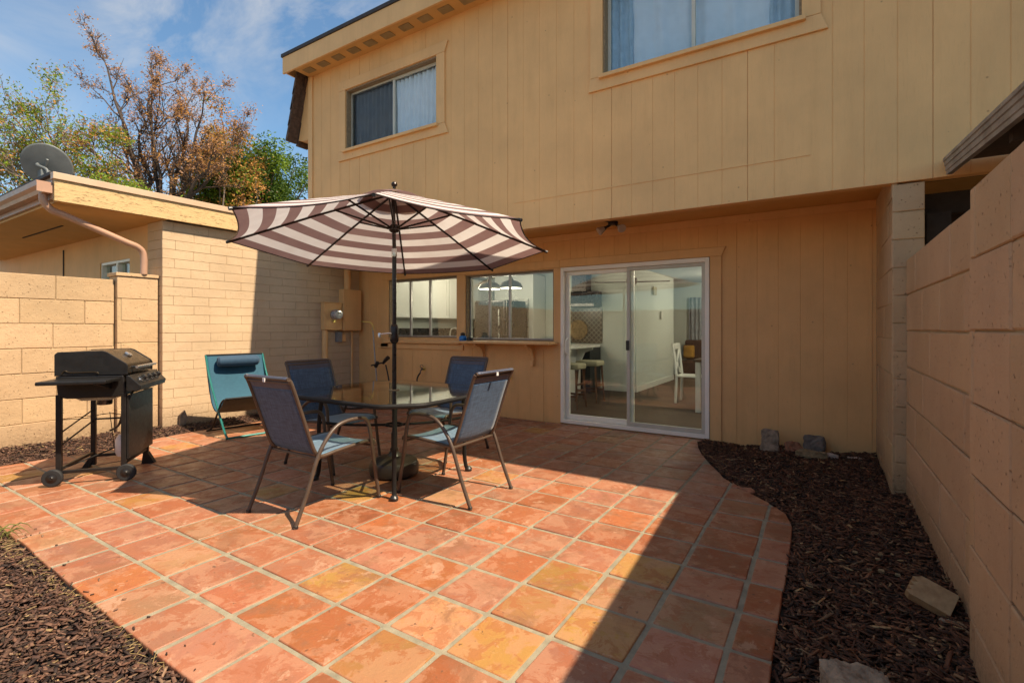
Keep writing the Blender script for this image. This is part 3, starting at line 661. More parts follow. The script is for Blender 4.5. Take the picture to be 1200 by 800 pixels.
# shared trim round the two kitchen windows and the door
tr_ = MB(); y0, y1 = YB - .022, YB + .001
tr_.box(-6.30, -2.94, y0, y1, 2.052, 2.15).box(-6.30, K1[0] - .001, y0, y1, .92, 2.05).box(K1[1] + .001, K2[0] - .001, y0, y1, 1.07, 2.05)
tr_.box(K2[1] + .001, DR[0] - .001, y0, y1, -.01, 2.05)
tr_.prism([(-2.938, 2.052), (-.945, 2.052), (-.90, 2.152), (-2.938, 2.152)], 1, y0, y1)
tr_.box(DR[1] + .002, -.945, y0, y1, -.01, 2.05)
tr_.box(-6.36, -4.55, y0, y1, .915, 1.0)
tr_.build('window_trim', 'paint_trim', house, bevel=.004, world=True)
MB().box(-6.20, -4.60, YB - .07, YB + .07, 1.01, 1.065).build('sill', 'paint_trim', k1, bevel=.008, world=True)
# bar shelf under the right kitchen window
sh = MB().box(-4.55, -2.955, YB - .30, YB + .07, 1.035, 1.068).build('serving_shelf', 'paint_trim', house, bevel=.008, world=True)
for bx_ in (-4.18, -3.34):
    prof = [(0, 0), (-.24, 0), (-.24, -.03)]
    for k in range(9):
        a_ = math.pi / 2 * k / 8; prof.append((-.21 + .16 * math.sin(a_) * 1.0, -.03 - .19 * (1 - math.cos(a_))))
    prof += [(-.075, -.23), (-.075, -.30), (0, -.30)]
    MB().prism([(YB - .001 + u, 1.034 + v) for u, v in prof], 0, bx_ - .022, bx_ + .022).build('bracket', 'paint_trim', sh, bevel=.004, world=True)
# panel below: flat trim lines
MB().box(-4.52, -3.03, YB - .012, YB, .965, 1.033).box(-6.30, -4.55, YB - .030, YB - .0225, .93, .945).build('apron', 'paint_trim', house, world=True)

# patio door
door = MB(); x0, x1, z0, z1 = DR
door.box(x0, x0 + .045, YB - .035, YB + .12, z0 + .012, z1).box(x1 - .045, x1, YB - .035, YB + .12, z0 + .012, z1).box(x0 + .045, x1 - .045, YB - .035, YB + .12, z1 - .05, z1).box(x0 + .045, x1 - .045, YB - .035, YB + .14, z0 + .008, z0 + .055)
dr = door.build('patio_door', 'white_vinyl', house, bevel=.003, world=True)
def sash(name, a_, b_, y, mat, th=.05, zt=z1 - .052, zb=z0 + .057):
    mb = MB().box(a_, a_ + th, y, y + .035, zb, zt).box(b_ - th, b_, y, y + .035, zb, zt).box(a_ + th, b_ - th, y, y + .035, zt - th, zt).box(a_ + th, b_ - th, y, y + .035, zb, zb + th * 1.25)
    o = mb.build(name, mat, dr, bevel=.003, world=True); return o
sash('sliding_sash', x0 + .047, -1.955, YB + .035, 'white_vinyl')
MB().box(x0 + .09, -2.0, YB + .05, YB + .055, z0 + .1, z1 - .10).build('pane', 'window_glass', dr, world=True)
sash('fixed_sash', -2.03, x1 - .047, YB - .008, 'grey_frame', .04)
MB().box(-1.99, x1 - .08, YB + .008, YB + .013, z0 + .1, z1 - .09).build('pane', 'window_glass', dr, world=True)
MB().box(-2.035, -1.995, YB - .03, YB - .0085, .98, 1.10).build('latch', 'black_plastic', dr, bevel=.006, world=True)
hd = MB().tube(smoothpath([(-2.845, YB + .034, .90), (-2.845, YB - .03, .93), (-2.845, YB - .035, 1.0), (-2.845, YB - .03, 1.09), (-2.845, YB + .034, 1.12)]), .009, 8).box(-2.865, -2.825, YB + .028, YB + .0345, .86, 1.16)
hd.build('handle', 'white_vinyl', dr, smooth=True, world=True)

# pillar at the right end of the recess
pl = thing('block_pillar', 'tall tan block pillar under the right end of the overhang', 'pillar', (.53, 5.2, 0))
masonry_part('shaft', [dict(u0=.44, u1=.625, z0=-.12, z1=2.31, course=.205, L=1.2, place=lambda u, z, d: (u, 4.59 - d, z), off0=.6),
                       dict(u0=4.594, u1=5.86, z0=-.12, z1=2.479, course=.262, L=.53, place=lambda u, z, d: (.438 - d, u, z))], 'block_paint', pl, backs=[(.443, .622, 4.60, 5.868, -.1, 2.300)])
MB().box(.443, .622, 4.72, 5.868, 2.302, 2.481).build('top_beam', 'paint_trim', pl, world=True)

# right neighbour: covered recess, its shade put into dark brown parts, plus sloping patio cover
rn = thing('patio_cover', 'weathered grey metal edged patio roof sloping behind the right block wall', 'patio cover', (2, 3.5, 0))
MB().box(.63, 4.9, YB + .01, YB + .1, -.1, 2.48).box(.63, 4.9, YF + .12, YF + .16, 2.33, 2.48).build('back_panel', 'dark_wood_and_shade', rn, world=True)
MB().box(.66, .80, YF + .2, YF + .32, -.1, 2.11).box(.66, 3.5, YF + .34, YF + .42, 2.12, 2.28).build('beam', 'dark_wood_and_shade', rn, world=True)
def slopez(y): return 2.44 - .092 * (YF - y)
prof = [(0, -.115), (0, -.09), (-.006, -.085), (-.006, -.055), (-.013, -.05), (-.013, -.025), (-.02, -.02), (-.02, 0), (.03, 0), (.03, -.115)]
ya, yb_ = -1.5, YF - .03
mb = MB(); n = len(prof)
vs_ = [(.735 + u, ya, slopez(ya) + v) for u, v in prof] + [(.735 + u, yb_, slopez(yb_) + v) for u, v in prof]
mb.add(vs_, [tuple(range(n))[::-1], tuple(range(n, 2 * n))] + [(i, (i + 1) % n, n + (i + 1) % n, n + i) for i in range(n)])
mb.build('edge_gutter', 'gutter_grey', rn, world=True)
mb = MB(); mb.add([(.77, ya, slopez(ya) - .03), (4.2, ya, slopez(ya) - .03), (4.2, yb_, slopez(yb_) - .03), (.77, yb_, slopez(yb_) - .03), (.77, ya, slopez(ya) - .01), (4.2, ya, slopez(ya) - .01), (4.2, yb_, slopez(yb_) - .01), (.77, yb_, slopez(yb_) - .01)], [(0, 1, 2, 3), (4, 5, 6, 7), (0, 1, 5, 4), (1, 2, 6, 5), (2, 3, 7, 6), (3, 0, 4, 7)])
mb.build('roof_deck', 'dark_wood_and_shade', rn, world=True)
for y_ in (1.0, 2.2, 3.4):
    MB().box(.80, 4.1, y_, y_ + .05, slopez(y_) - .15, slopez(y_) - .031).build('rafter', 'dark_wood_and_shade', rn, world=True)
for y_ in (-1.2, 1.6, 4.2):
    MB().box(4.0, 4.1, y_, y_ + .1, -.14, slopez(y_) - .03).build('post', 'dark_wood_and_shade', rn, world=True)

# ------------------------------------------------------------------ left neighbour
nb = thing('neighbour_house', 'low neighbouring house with cream slump brick side wall and flat roof', 'house', (-8, 4, 0))
masonry_part('brick_wall', [dict(u0=2.83, u1=5.868, z0=-.12, z1=2.575, course=.1155, L=.42, place=lambda u, z, d: (-6.85 + d, u, z), gap=.0013, push=.0014, rough=.0010, off0=.13, head=.2, tv=.25),
                            dict(u0=-7.25, u1=-6.853, z0=-.12, z1=2.575, course=.1155, L=.42, place=lambda u, z, d: (u, 2.83 - d, z), gap=.0016, push=.0015, head=.2, tv=.25)], 'brick_paint', nb, backs=[(-7.24, -6.857, 2.836, 5.866, -.2, 2.57)])
NW = (-8.85, -7.86, 1.45, 2.19)
pw = MB()
for r_ in around(-22, -7.242, -.1, 2.60, [NW]): pw.box(r_[0], r_[1], 2.86, 2.98, r_[2], r_[3])
pw.build('porch_wall', 'paint_siding', nb, world=True)
nw = MB().box(NW[0], NW[0] + .03, 2.875, 2.965, NW[2], NW[3]).box(NW[1] - .03, NW[1], 2.875, 2.965, NW[2], NW[3]).box(NW[0] + .03, NW[1] - .03, 2.875, 2.965, NW[3] - .035, NW[3]).box(-8.33, -8.29, 2.875, 2.965, NW[2], NW[3] - .035).build('window', 'white_vinyl', nb, world=True)
MB().box(NW[0] + .03, NW[1] - .03, 2.93, 2.934, NW[2], NW[3] - .035).build('pane', 'window_glass', nw, world=True)
MB().box(-14, -7.25, 2.99, 3.0, 0, 2.6).build('unlit_room_sheet', 'dark_wood_and_shade', nb, world=True)  # dark sheet behind the pane stands in for the unlit room
YG = 1.80
MB().box(-13.5, -6.80, YG + .03, 2.86, 2.575, 2.60).build('porch_ceiling', 'paint_soffit', nb, world=True)
MB().box(-9.9, -8.3, 2.28, 2.30, 2.566, 2.5745).box(-12.5, -10.3, 2.1, 2.12, 2.566, 2.5745).box(-10.32, -10.28, 2.85, 2.8595, -.1, 2.5).build('ceiling_batten', 'dark_wood_and_shade', nb, world=True)
MB().box(-6.80, -6.755, YG, 9.6, 2.58, 2.80).build('rake_board', 'worn_board', nb, world=True)
MB().box(-6.82, -6.735, YG - .015, 9.6, 2.802, 2.872).build('metal_edge', 'metal_flashing', nb, bevel=.004, world=True)
MB().box(-14, -6.822, YG + .02, 9.6, 2.60, 2.85).build('roof', 'roof_gravel', nb, world=True)
MB().box(-14, -6.80, YG - .005, YG + .019, 2.60, 2.79).build('fascia', 'gutter_pink', nb, world=True)
MB().box(-14, -6.822, YG - .02, YG + .10, 2.852, 2.885).build('roof_edge', 'roof_cap', nb, world=True)
gu = [(0, 0), (-.07, 0), (-.085, .035), (-.12, .06), (-.125, .11), (-.115, .11), (-.11, .065), (-.078, .043), (-.064, .008), (-.006, .008), (-.006, .11), (0, .11)]
gt = MB().prism([(YG - .008 + u, 2.655 + v) for u, v in gu], 0, -14, -6.79).box(-6.79, -6.784, YG - .13, YG - .008, 2.655, 2.765)
gt.build('gutter', 'gutter_pink', nb, world=True)
dp = smoothpath([(-6.90, YG - .05, 2.66), (-6.90, YG - .045, 2.58), (-6.905, YG + .02, 2.50), (-6.91, YG + .14, 2.46), (-6.915, 2.45, 2.27), (-6.92, 2.60, 2.215), (-6.925, 2.66, 2.13), (-6.93, 2.665, 1.9)], 8)
MB().tube(dp, .036, 14).build('downspout', 'gutter_pink', nb, smooth=True, world=True)
# satellite dish on the neighbour's roof
sd = thing('satellite_dish', 'grey satellite dish on a short mast at the edge of the low roof', 'satellite dish', (-8.92, 2.3, 2.94))
nrm = Vector((-.74, .42, .46)).normalized(); q = nrm.to_track_quat('Z', 'Y').to_matrix()
mb = MB(); rr = 14; ng = 32; vs_ = []; fs_ = []
for i in range(rr + 1):
    r_ = .275 * i / rr
    for j_ in range(ng):
        a_ = 2 * math.pi * j_ / ng; vs_.append(q @ Vector((r_ * math.cos(a_), r_ * 1.05 * math.sin(a_), .28 * r_ * r_)) + Vector((0, 0, .52)))
for i in range(rr):
    for j_ in range(ng): fs_.append((i * ng + j_, i * ng + (j_ + 1) % ng, (i + 1) * ng + (j_ + 1) % ng, (i + 1) * ng + j_))
mb.add(vs_, fs_).build('reflector', 'dish_grey', sd, smooth=True, solid=.012)
MB().tube([(0, 0, -.0), (0, 0, .34)], .028, 10).build('mast', 'dish_grey', sd, smooth=True)
MB().box(-.07, .07, -.08, .02, .26, .44).tube(smoothpath([(-.1, -.03, .56), (0, -.1, .5), (.1, -.03, .44), (.12, -.02, .34)]), .02, 8).tube([(-.1, -.02, .36), (.1, -.02, .58)], .018, 8).build('bracket', 'dish_grey', sd, bevel=.01)
lb = Vector((0, 0, .2)); le = Vector((.45, .95, .22))
MB().tube([Vector((0, .02, .30)), le], .016, 8).build('arm', 'silver', sd)
MB().tube([le + Vector((.02, -.0, .0)), le + Vector((-.12, -.03, .06))], .03, 8).build('receiver', 'tank_white', sd, smooth=True)

# ------------------------------------------------------------------ meters on the brick wall
XW = -6.85
mt = thing('electric_meter', 'round glass electric meter on its tan wall box', 'electric meter', (XW, 5.25, 1.2))
MB().box(XW + .002, XW + .10, 5.08, 5.42, 1.22, 1.66).build('box', 'paint_trim', mt, bevel=.006, world=True)
MB().box(XW + .101, XW + .106, 5.09, 5.41, 1.23, 1.65).box(XW + .0, XW + .12, 5.07, 5.43, 1.662, 1.672).build('cover', 'paint_trim', mt, world=True)
rot = Matrix.Rotation(R(90), 3, 'Y')
MB().lathe([(.085, 0), (.088, .03), (.078, .035)], (XW + .106, 5.27, 1.47), 28, rot).build('ring', 'meter_ring', mt, smooth=True, world=True)
MB().lathe([(.076, 0), (.076, .07), (.068, .085), (.0, .088)], (XW + .138, 5.27, 1.47), 28, rot).build('dial', 'meter_glass', mt, smooth=True, world=True)
MB().box(XW + .2265, XW + .229, 5.24, 5.30, 1.485, 1.51).build('display', 'black_plastic', mt, world=True)
MB().box(XW + .11, XW + .14, 5.23, 5.26, 1.34, 1.38).build('tag', 'brass', mt, world=True)
bp_ = thing('breaker_panel', 'tall tan breaker box beside the electric meter', 'breaker box', (XW, 5.6, 1.2))
MB().box(XW + .002, XW + .13, 5.43, 5.80, 1.21, 1.90).build('box', 'paint_trim', bp_, bevel=.006, world=True)
MB().box(XW + .131, XW + .137, 5.45, 5.79, 1.22, 1.89).build('door', 'paint_trim', bp_, bevel=.002, world=True)
tag(MB().tube([(XW + .06, 5.56, 1.9), (XW + .06, 5.56, 2.48)], .055, 14).build('conduit', 'paint_trim', smooth=True), 'wide tan conduit rising from the breaker box to the soffit', 'conduit')
tag(MB().tube([(XW + .04, 5.13, -.1), (XW + .04, 5.13, 1.215)], .045, 14).build('conduit', 'paint_trim', smooth=True), 'thick tan conduit running down from the electric meter box', 'conduit')
tag(MB().tube([(XW + .03, 5.68, -.1), (XW + .03, 5.68, 1.205)], .018, 10).build('conduit', 'paint_trim', smooth=True), 'thin tan pipe running down from the breaker box', 'conduit')
jb = thing('junction_box', 'small grey electrical box under the meter boxes', 'junction box', (XW, 5.4, 1))
MB().box(XW + .002, XW + .07, 5.36, 5.45, 1.02, 1.19).build('body', 'grey_box', jb, bevel=.006, world=True)
MB().box(XW + .002, XW + .06, 5.46, 5.53, 1.03, 1.15).build('cover', 'paint_trim', jb, bevel=.004, world=True)

# flood light on the soffit
fl = thing('flood_light', 'black twin-head spotlight fixed under the overhang', 'flood light', (-2.05, 5.45, 2.48))
MB().lathe([(.055, 0), (.06, -.02), (.05, -.035), (.02, -.04)], n=24).build('base', 'black_plastic', fl, smooth=True)
for s_, d_ in ((-1, Vector((-.75, -.45, -.5))), (1, Vector((.65, -.5, -.45)))):
    d_ = d_.normalized(); h = Vector((s_ * .03, 0, -.03)); hd_ = MB().tube([h, h + d_ * .06, h + d_ * .085], [.014, .016, .026], 12).build('head', 'black_plastic', fl, smooth=True)
    MB().tube([h + d_ * .085, h + d_ * .10, h + d_ * .15, h + d_ * .165], [.026, .032, .050, .044], 20).build('bulb', 'spot_glass', hd_, smooth=True)
MB().tube([(0, -.02, -.012), (-.15, -.45, -.012), (-.23, -.72, -.012)], .007, 8).build('cable', 'black_plastic', fl, smooth=True)

# ------------------------------------------------------------------ interior
inn = thing('interior_room', 'pale green kitchen and dining room seen through the glass', 'room', (-3, 9, 0))
MB().box(-6.74, .44, YB + .17, 13.49, -.06, .018).build('floor', 'plank_floor', inn, world=True)
MB().box(-6.74, .44, YB + .17, 13.49, 2.445, 2.475).build('ceiling', 'inner_ceiling', inn, world=True)
mb = MB().box(-6.745, -6.73, YB + .17, 13.49, .02, 2.44).box(.43, .445, YB + .17, 13.49, .02, 2.44).box(-6.73, -3.03, 9.3, 12.1, .02, 2.44).box(-6.73, .43, 13.45, 13.485, .02, 2.44)
for r_ in around(-6.73, .43, .02, 2.44, [K1, K2, (DR[0], DR[1], .02, 2.06)]): mb.box(r_[0], r_[1], YB + .161, YB + .169, r_[2], r_[3])
mb.build('wall', 'inner_wall', inn, world=True)
MB().box(-3.04, -3.015, 9.285, 12.1, .02, .13).box(-3.70, -3.04, 9.28, 9.298, .02, .13).box(-3.0, .43, 13.43, 13.448, .02, .13).build('baseboard', 'cabinet_white', inn, world=True)
MB().box(-4.45, -3.72, 9.27, 9.297, .95, 1.66).build('backsplash', 'arabesque', inn, world=True)
hdn = thing('range_hood', 'dark steel range hood on the kitchen back wall', 'range hood', (-4.3, 9.1, 1.7))
MB().prism([(9.26, 1.68), (8.85, 1.68), (8.85, 1.73), (9.05, 1.98), (9.26, 1.98)], 0, -4.42, -3.72).build('canopy', 'stainless', hdn, world=True)
MB().box(-4.25, -3.95, 9.0, 9.26, 1.981, 2.44).build('duct', 'stainless', hdn, world=True)
rg_ = thing('cooker', 'black range cooker under the dark hood on the kitchen back wall', 'cooker', (-4.1, 9.1, 0))
MB().box(-4.45, -3.74, 8.72, 9.26, .02, .92).build('body', 'black_plastic', rg_, bevel=.01, world=True)
MB().tube([(-4.38, 8.68, .80), (-3.82, 8.68, .80)], .012, 8).build('handle', 'steel_pale', rg_, world=True)
ct_ = thing('peninsula_counter', 'white topped breakfast counter with brackets behind the bar stools', 'counter', (-3.8, 7.5, 0))
MB().box(-4.5, -3.88, 6.3, 8.6, .02, .90).build('cabinet', 'cabinet_white', ct_, world=True)
MB().box(-4.55, -3.50, 6.25, 8.65, .902, .945).build('worktop', 'counter_white', ct_, bevel=.006, world=True)
for y_ in (6.6, 7.5, 8.4): MB().prism([(-3.879, .90), (-3.56, .90), (-3.56, .86), (-3.72, .80), (-3.80, .62), (-3.879, .60)], 1, y_, y_ + .05).build('bracket', 'cabinet_white', ct_, world=True)
def stool(x, y, label):
    s_ = thing('bar_stool', label, 'bar stool', (x, y, .018), 0, 'bar stools at the counter')
    MB().box(-.2, .2, -.17, .17, .60, .69).build('seat', 'cushion', s_, bevel=.03, seg=4, smooth=True, angle=50)
    for a_ in (-1, 1):
        for b_ in (-1, 1):
            MB().tube([(a_ * .19, b_ * .17, 0), (a_ * .155, b_ * .135, .60)], [.014, .02], 4).build('leg', 'stool_wood', s_)
    MB().box(-.18, .18, -.165, -.145, .18, .21).box(-.18, .18, .145, .165, .18, .21).box(-.185, -.165, -.145, .145, .26, .29).box(.165, .185, -.145, .145, .26, .29).build('stretcher', 'stool_wood', s_)
stool(-3.32, 6.98, 'cream cushioned wooden bar stool nearest the glass, left of the pair'); stool(-3.33, 7.76, 'cream cushioned wooden bar stool farther inside, right of the pair')
cb = thing('wall_cabinet', 'white shaker cabinets hung over the kitchen worktop', 'cabinet', (-6.5, 7.5, 1.4))
MB().box(-6.72, -6.36, 6.1, 9.28, 1.44, 2.30).build('carcass', 'cabinet_white', cb, world=True)
for k in range(6):
    y_ = 6.12 + k * .525; MB().box(-6.358, -6.345, y_ + .01, y_ + .515, 1.45, 2.29).box(-6.344, -6.336, y_ + .01, y_ + .07, 1.45, 2.29).box(-6.344, -6.336, y_ + .455, y_ + .515, 1.45, 2.29).box(-6.344, -6.336, y_ + .07, y_ + .455, 1.45, 1.51).box(-6.344, -6.336, y_ + .07, y_ + .455, 2.23, 2.29).build('door', 'cabinet_white', cb, world=True)
wc = thing('kitchen_worktop', 'dark low kitchen counter run along the left wall and window', 'counter', (-6.4, 7.5, 0))
MB().box(-6.72, -6.12, 6.06, 9.26, .02, .88).box(-6.12, -4.6, 6.06, 6.60, .02, .88).build('cabinet', 'cabinet_white', wc, world=True)
MB().box(-6.72, -6.10, 6.05, 9.26, .882, .92).box(-6.10, -4.58, 6.05, 6.62, .882, .92).build('worktop', 'stainless', wc, world=True)
MB().box(-6.725, -6.70, 6.07, 9.26, .93, 1.25).build('splashback', 'stainless', wc, world=True)
ov = thing('oven_tower', 'built-in wall oven with steel trim in a tall white cabinet', 'oven', (-5.5, 8.9, 0))
MB().box(-5.95, -5.0, 8.75, 9.26, .02, 2.35).build('cabinet', 'cabinet_white', ov, world=True)
MB().box(-5.78, -5.1, 8.70, 8.748, .95, 1.85).build('oven', 'steel_pale', ov, world=True)
MB().box(-5.72, -5.16, 8.69, 8.699, 1.05, 1.42).box(-5.72, -5.16, 8.69, 8.699, 1.58, 1.78).build('oven_glass', 'black_plastic', ov, world=True)
fg = thing('refrigerator', 'dark stainless refrigerator behind the kitchen window', 'refrigerator', (-5.3, 7.6, 0))
MB().box(-5.72, -5.0, 7.75, 8.45, .03, 1.78).build('body', 'stainless', fg, bevel=.01, world=True)
MB().box(-5.70, -5.02, 7.70, 7.745, .75, 1.76).build('door', 'stainless', fg, bevel=.01, world=True)
MB().tube([(-5.12, 7.67, .9), (-5.12, 7.66, 1.6)], .014, 8).build('handle', 'steel_pale', fg, world=True)
fc = thing('kitchen_tap', 'curved chrome kitchen tap behind the left kitchen window', 'tap', (-5.05, 6.15, .92))
MB().tube(smoothpath([(0, 0, 0), (0, 0, .22), (.03, 0, .31), (.11, 0, .33), (.18, 0, .28), (.2, 0, .2)]), .012, 10).build('spout', 'silver', fc, smooth=True)
MB().lathe([(.03, 0), (.028, .03), (.015, .05)]).build('base', 'silver', fc, smooth=True)
cr = thing('utensil_crock', 'crock full of dark cooking spoons behind the right kitchen window', 'utensil holder', (-4.02, 6.2, 1.0))
MB().lathe([(.06, .0), (.065, .02), (.065, .15), (.058, .15)], n=24).build('crock', 'stainless', cr, smooth=True)
for k in range(9):
    a_ = k * .7; tip = Vector((.12 * math.cos(a_) * (1 + .2 * (k % 3)), .05 * math.sin(a_), .23 + .03 * (k % 4)))
    MB().tube([(.02 * math.cos(a_), .02 * math.sin(a_), .05), tip, tip + Vector((.01, 0, .04)), tip + Vector((.015, 0, .07))], [.005, .006, .022, .008], 8, flat=.4).build('spoon', 'black_plastic', cr)
MB().box(-4.5, -3.05, 6.05, 6.28, .85, .945).build('inner_ledge', 'counter_white', inn, world=True)
def pendant(x, y, label):
    p_ = thing('pendant_lamp', label, 'pendant lamp', (x, y, 1.93), 0, 'pendant lamps over the counter')
    MB().lathe([(.20, 0), (.195, .03), (.17, .075), (.12, .11), (.05, .13), (.03, .16), (.018, .20)], n=30).build('shade', 'pewter', p_, smooth=True)
    MB().tube([(0, 0, .19), (0, 0, .512)], .006, 6).build('cord', 'black_plastic', p_)
    MB().lathe([(.18, -.004), (.18, -.001)], n=30).build('diffuser', 'lamp_glow', p_)
    l_ = bpy.data.lights.new('pendant_bulb', 'POINT'); l_.energy = 6; l_.color = (1, .93, .82); l_.shadow_soft_size = .12
    lo = bpy.data.objects.new('pendant_bulb', l_); COL.objects.link(lo); lo.parent = p_; lo.location = (0, 0, -.14)
pendant(-4.90, 7.05, 'pewter dome pendant lamp, left of the two in the kitchen window'); pendant(-4.46, 7.05, 'pewter dome pendant lamp, right of the two in the kitchen window')
def fill_lamp(x, y, e, label):  # ceiling lamps added to brighten the rooms behind the glass
    p_ = thing('added_fill_lamp', label, 'ceiling lamp', (x, y, 2.443), 0, 'added ceiling lamps for indoor fill light')
    MB().lathe([(.15, -.001), (.15, -.03), (.13, -.045)], n=28).build('rim', 'cabinet_white', p_, smooth=True)
    MB().lathe([(.125, -.046), (.11, -.06), (.0, -.07)], n=28).build('diffuser', 'lamp_glow', p_, smooth=True)
    l_ = bpy.data.lights.new('fill_lamp_bulb', 'POINT'); l_.energy = e; l_.color = (1, .95, .86); l_.shadow_soft_size = .15
    lo = bpy.data.objects.new('fill_lamp_bulb', l_); COL.objects.link(lo); lo.parent = p_; lo.location = (0, 0, -.30)
fill_lamp(-1.1, 7.6, 20, 'added round ceiling lamp to brighten the dining table'); fill_lamp(-5.6, 7.3, 9, 'added round ceiling lamp to brighten the kitchen'); fill_lamp(-1.3, 11.4, 24, 'added round ceiling lamp to brighten the far room')
cf = thing('ceiling_fan', 'dark bladed ceiling fan hanging in the dining room', 'ceiling fan', (-2.75, 8.2, 2.44))
MB().tube([(0, 0, 0), (0, 0, -.35)], .015, 8).build('rod', 'pewter', cf); MB().lathe([(.09, -.35), (.1, -.40), (.06, -.46)]).build('motor', 'pewter', cf, smooth=True)
for k in range(4):
    mr = Matrix.Rotation(R(90 * k + 20), 4, 'Z'); MB().box(.1, .62, -.06, .06, -.405, -.397, mr).build('blade', 'dark_wood_and_shade', cf)
sf = thing('sofa', 'dark maroon sofa against the far wall of the house', 'sofa', (-2.2, 12.9, 0))
MB().box(-3.0, -1.3, 12.5, 13.35, .08, .45).build('seat', 'maroon_fabric', sf, bevel=.05, seg=3, world=True); MB().box(-3.0, -1.3, 13.1, 13.4, .45, .95).build('backrest', 'maroon_fabric', sf, bevel=.06, seg=3, world=True)
tag(MB().box(-2.99, -2.72, 12.85, 13.0, .5, .82).build('cushion', 'pillow_ochre', bevel=.05, seg=3), 'ochre cushion on the dark sofa', 'cushion')
curtain('slate grey curtain on the far wall behind the dark sofa', -2.95, -2.2, .5, 2.05, 13.35, 'drape_grey', 7, .03)
dt = thing('dining_table', 'white legged dining table with dark top inside the glass door', 'dining table', (-1.1, 8.1, .018))
MB().box(-.5, .5, -.6, .8, .74, .775).build('tabletop', 'dark_wood_and_shade', dt, bevel=.004)
for a_ in (-.44, .44):
    for b_ in (-.53, .73): MB().box(a_ - .035, a_ + .035, b_ - .035, b_ + .035, 0, .739).build('leg', 'chair_white', dt)
def dchair(x, y, rz, label):
    s_ = thing('dining_chair', label, 'dining chair', (x, y, .018), rz)
    MB().box(-.21, .21, -.2, .2, .43, .46).build('seat', 'chair_white', s_, bevel=.008)
    for a_ in (-.19, .19): MB().box(a_ - .018, a_ + .018, .165, .20, 0, .429).build('leg', 'chair_white', s_)
    for a_ in (-.19, .19): MB().tube([(a_, -.2, 0), (a_, -.18, .44), (a_, -.24, .98)], .022, 4).build('rear_post', 'chair_white', s_)
    MB().box(-.2, .2, -.25, -.225, .88, .98).build('top_rail', 'chair_white', s_)
    MB().tube([(-.16, -.205, .48), (.16, -.232, .87)], .018, 4).tube([(.16, -.205, .48), (-.16, -.232, .87)], .018, 4).build('cross_back', 'chair_white', s_)
dchair(-1.85, 8.5, R(-90), 'white cross-back dining chair pulled up to the table inside the glass door')
dchair(-1.0, 9.3, R(180), 'white cross-back dining chair at the far end of the dining table')
pt_ = MB().lathe([(.2, 0), (.2, .012), (.17, .02), (.15, .012), (0, .012)], (-4.22, 9.25, 1.22), 32, Matrix.Rotation(R(90), 3, 'X')).build('wall_plate', 'stone_tan', smooth=True); tag(pt_, 'round tan decorative plate standing on the kitchen backsplash', 'plate')
tag(MB().box(-3.008, -2.99, 10.9, 11.05, 1.45, 1.62).build('thermostat', 'cabinet_white'), 'small white thermostat on the partition wall indoors', 'thermostat')
tag(MB().box(-3.008, -2.975, 10.3, 10.5, 1.95, 2.12).build('door_chime', 'cushion'), 'beige door chime box high on the partition wall indoors', 'door chime')

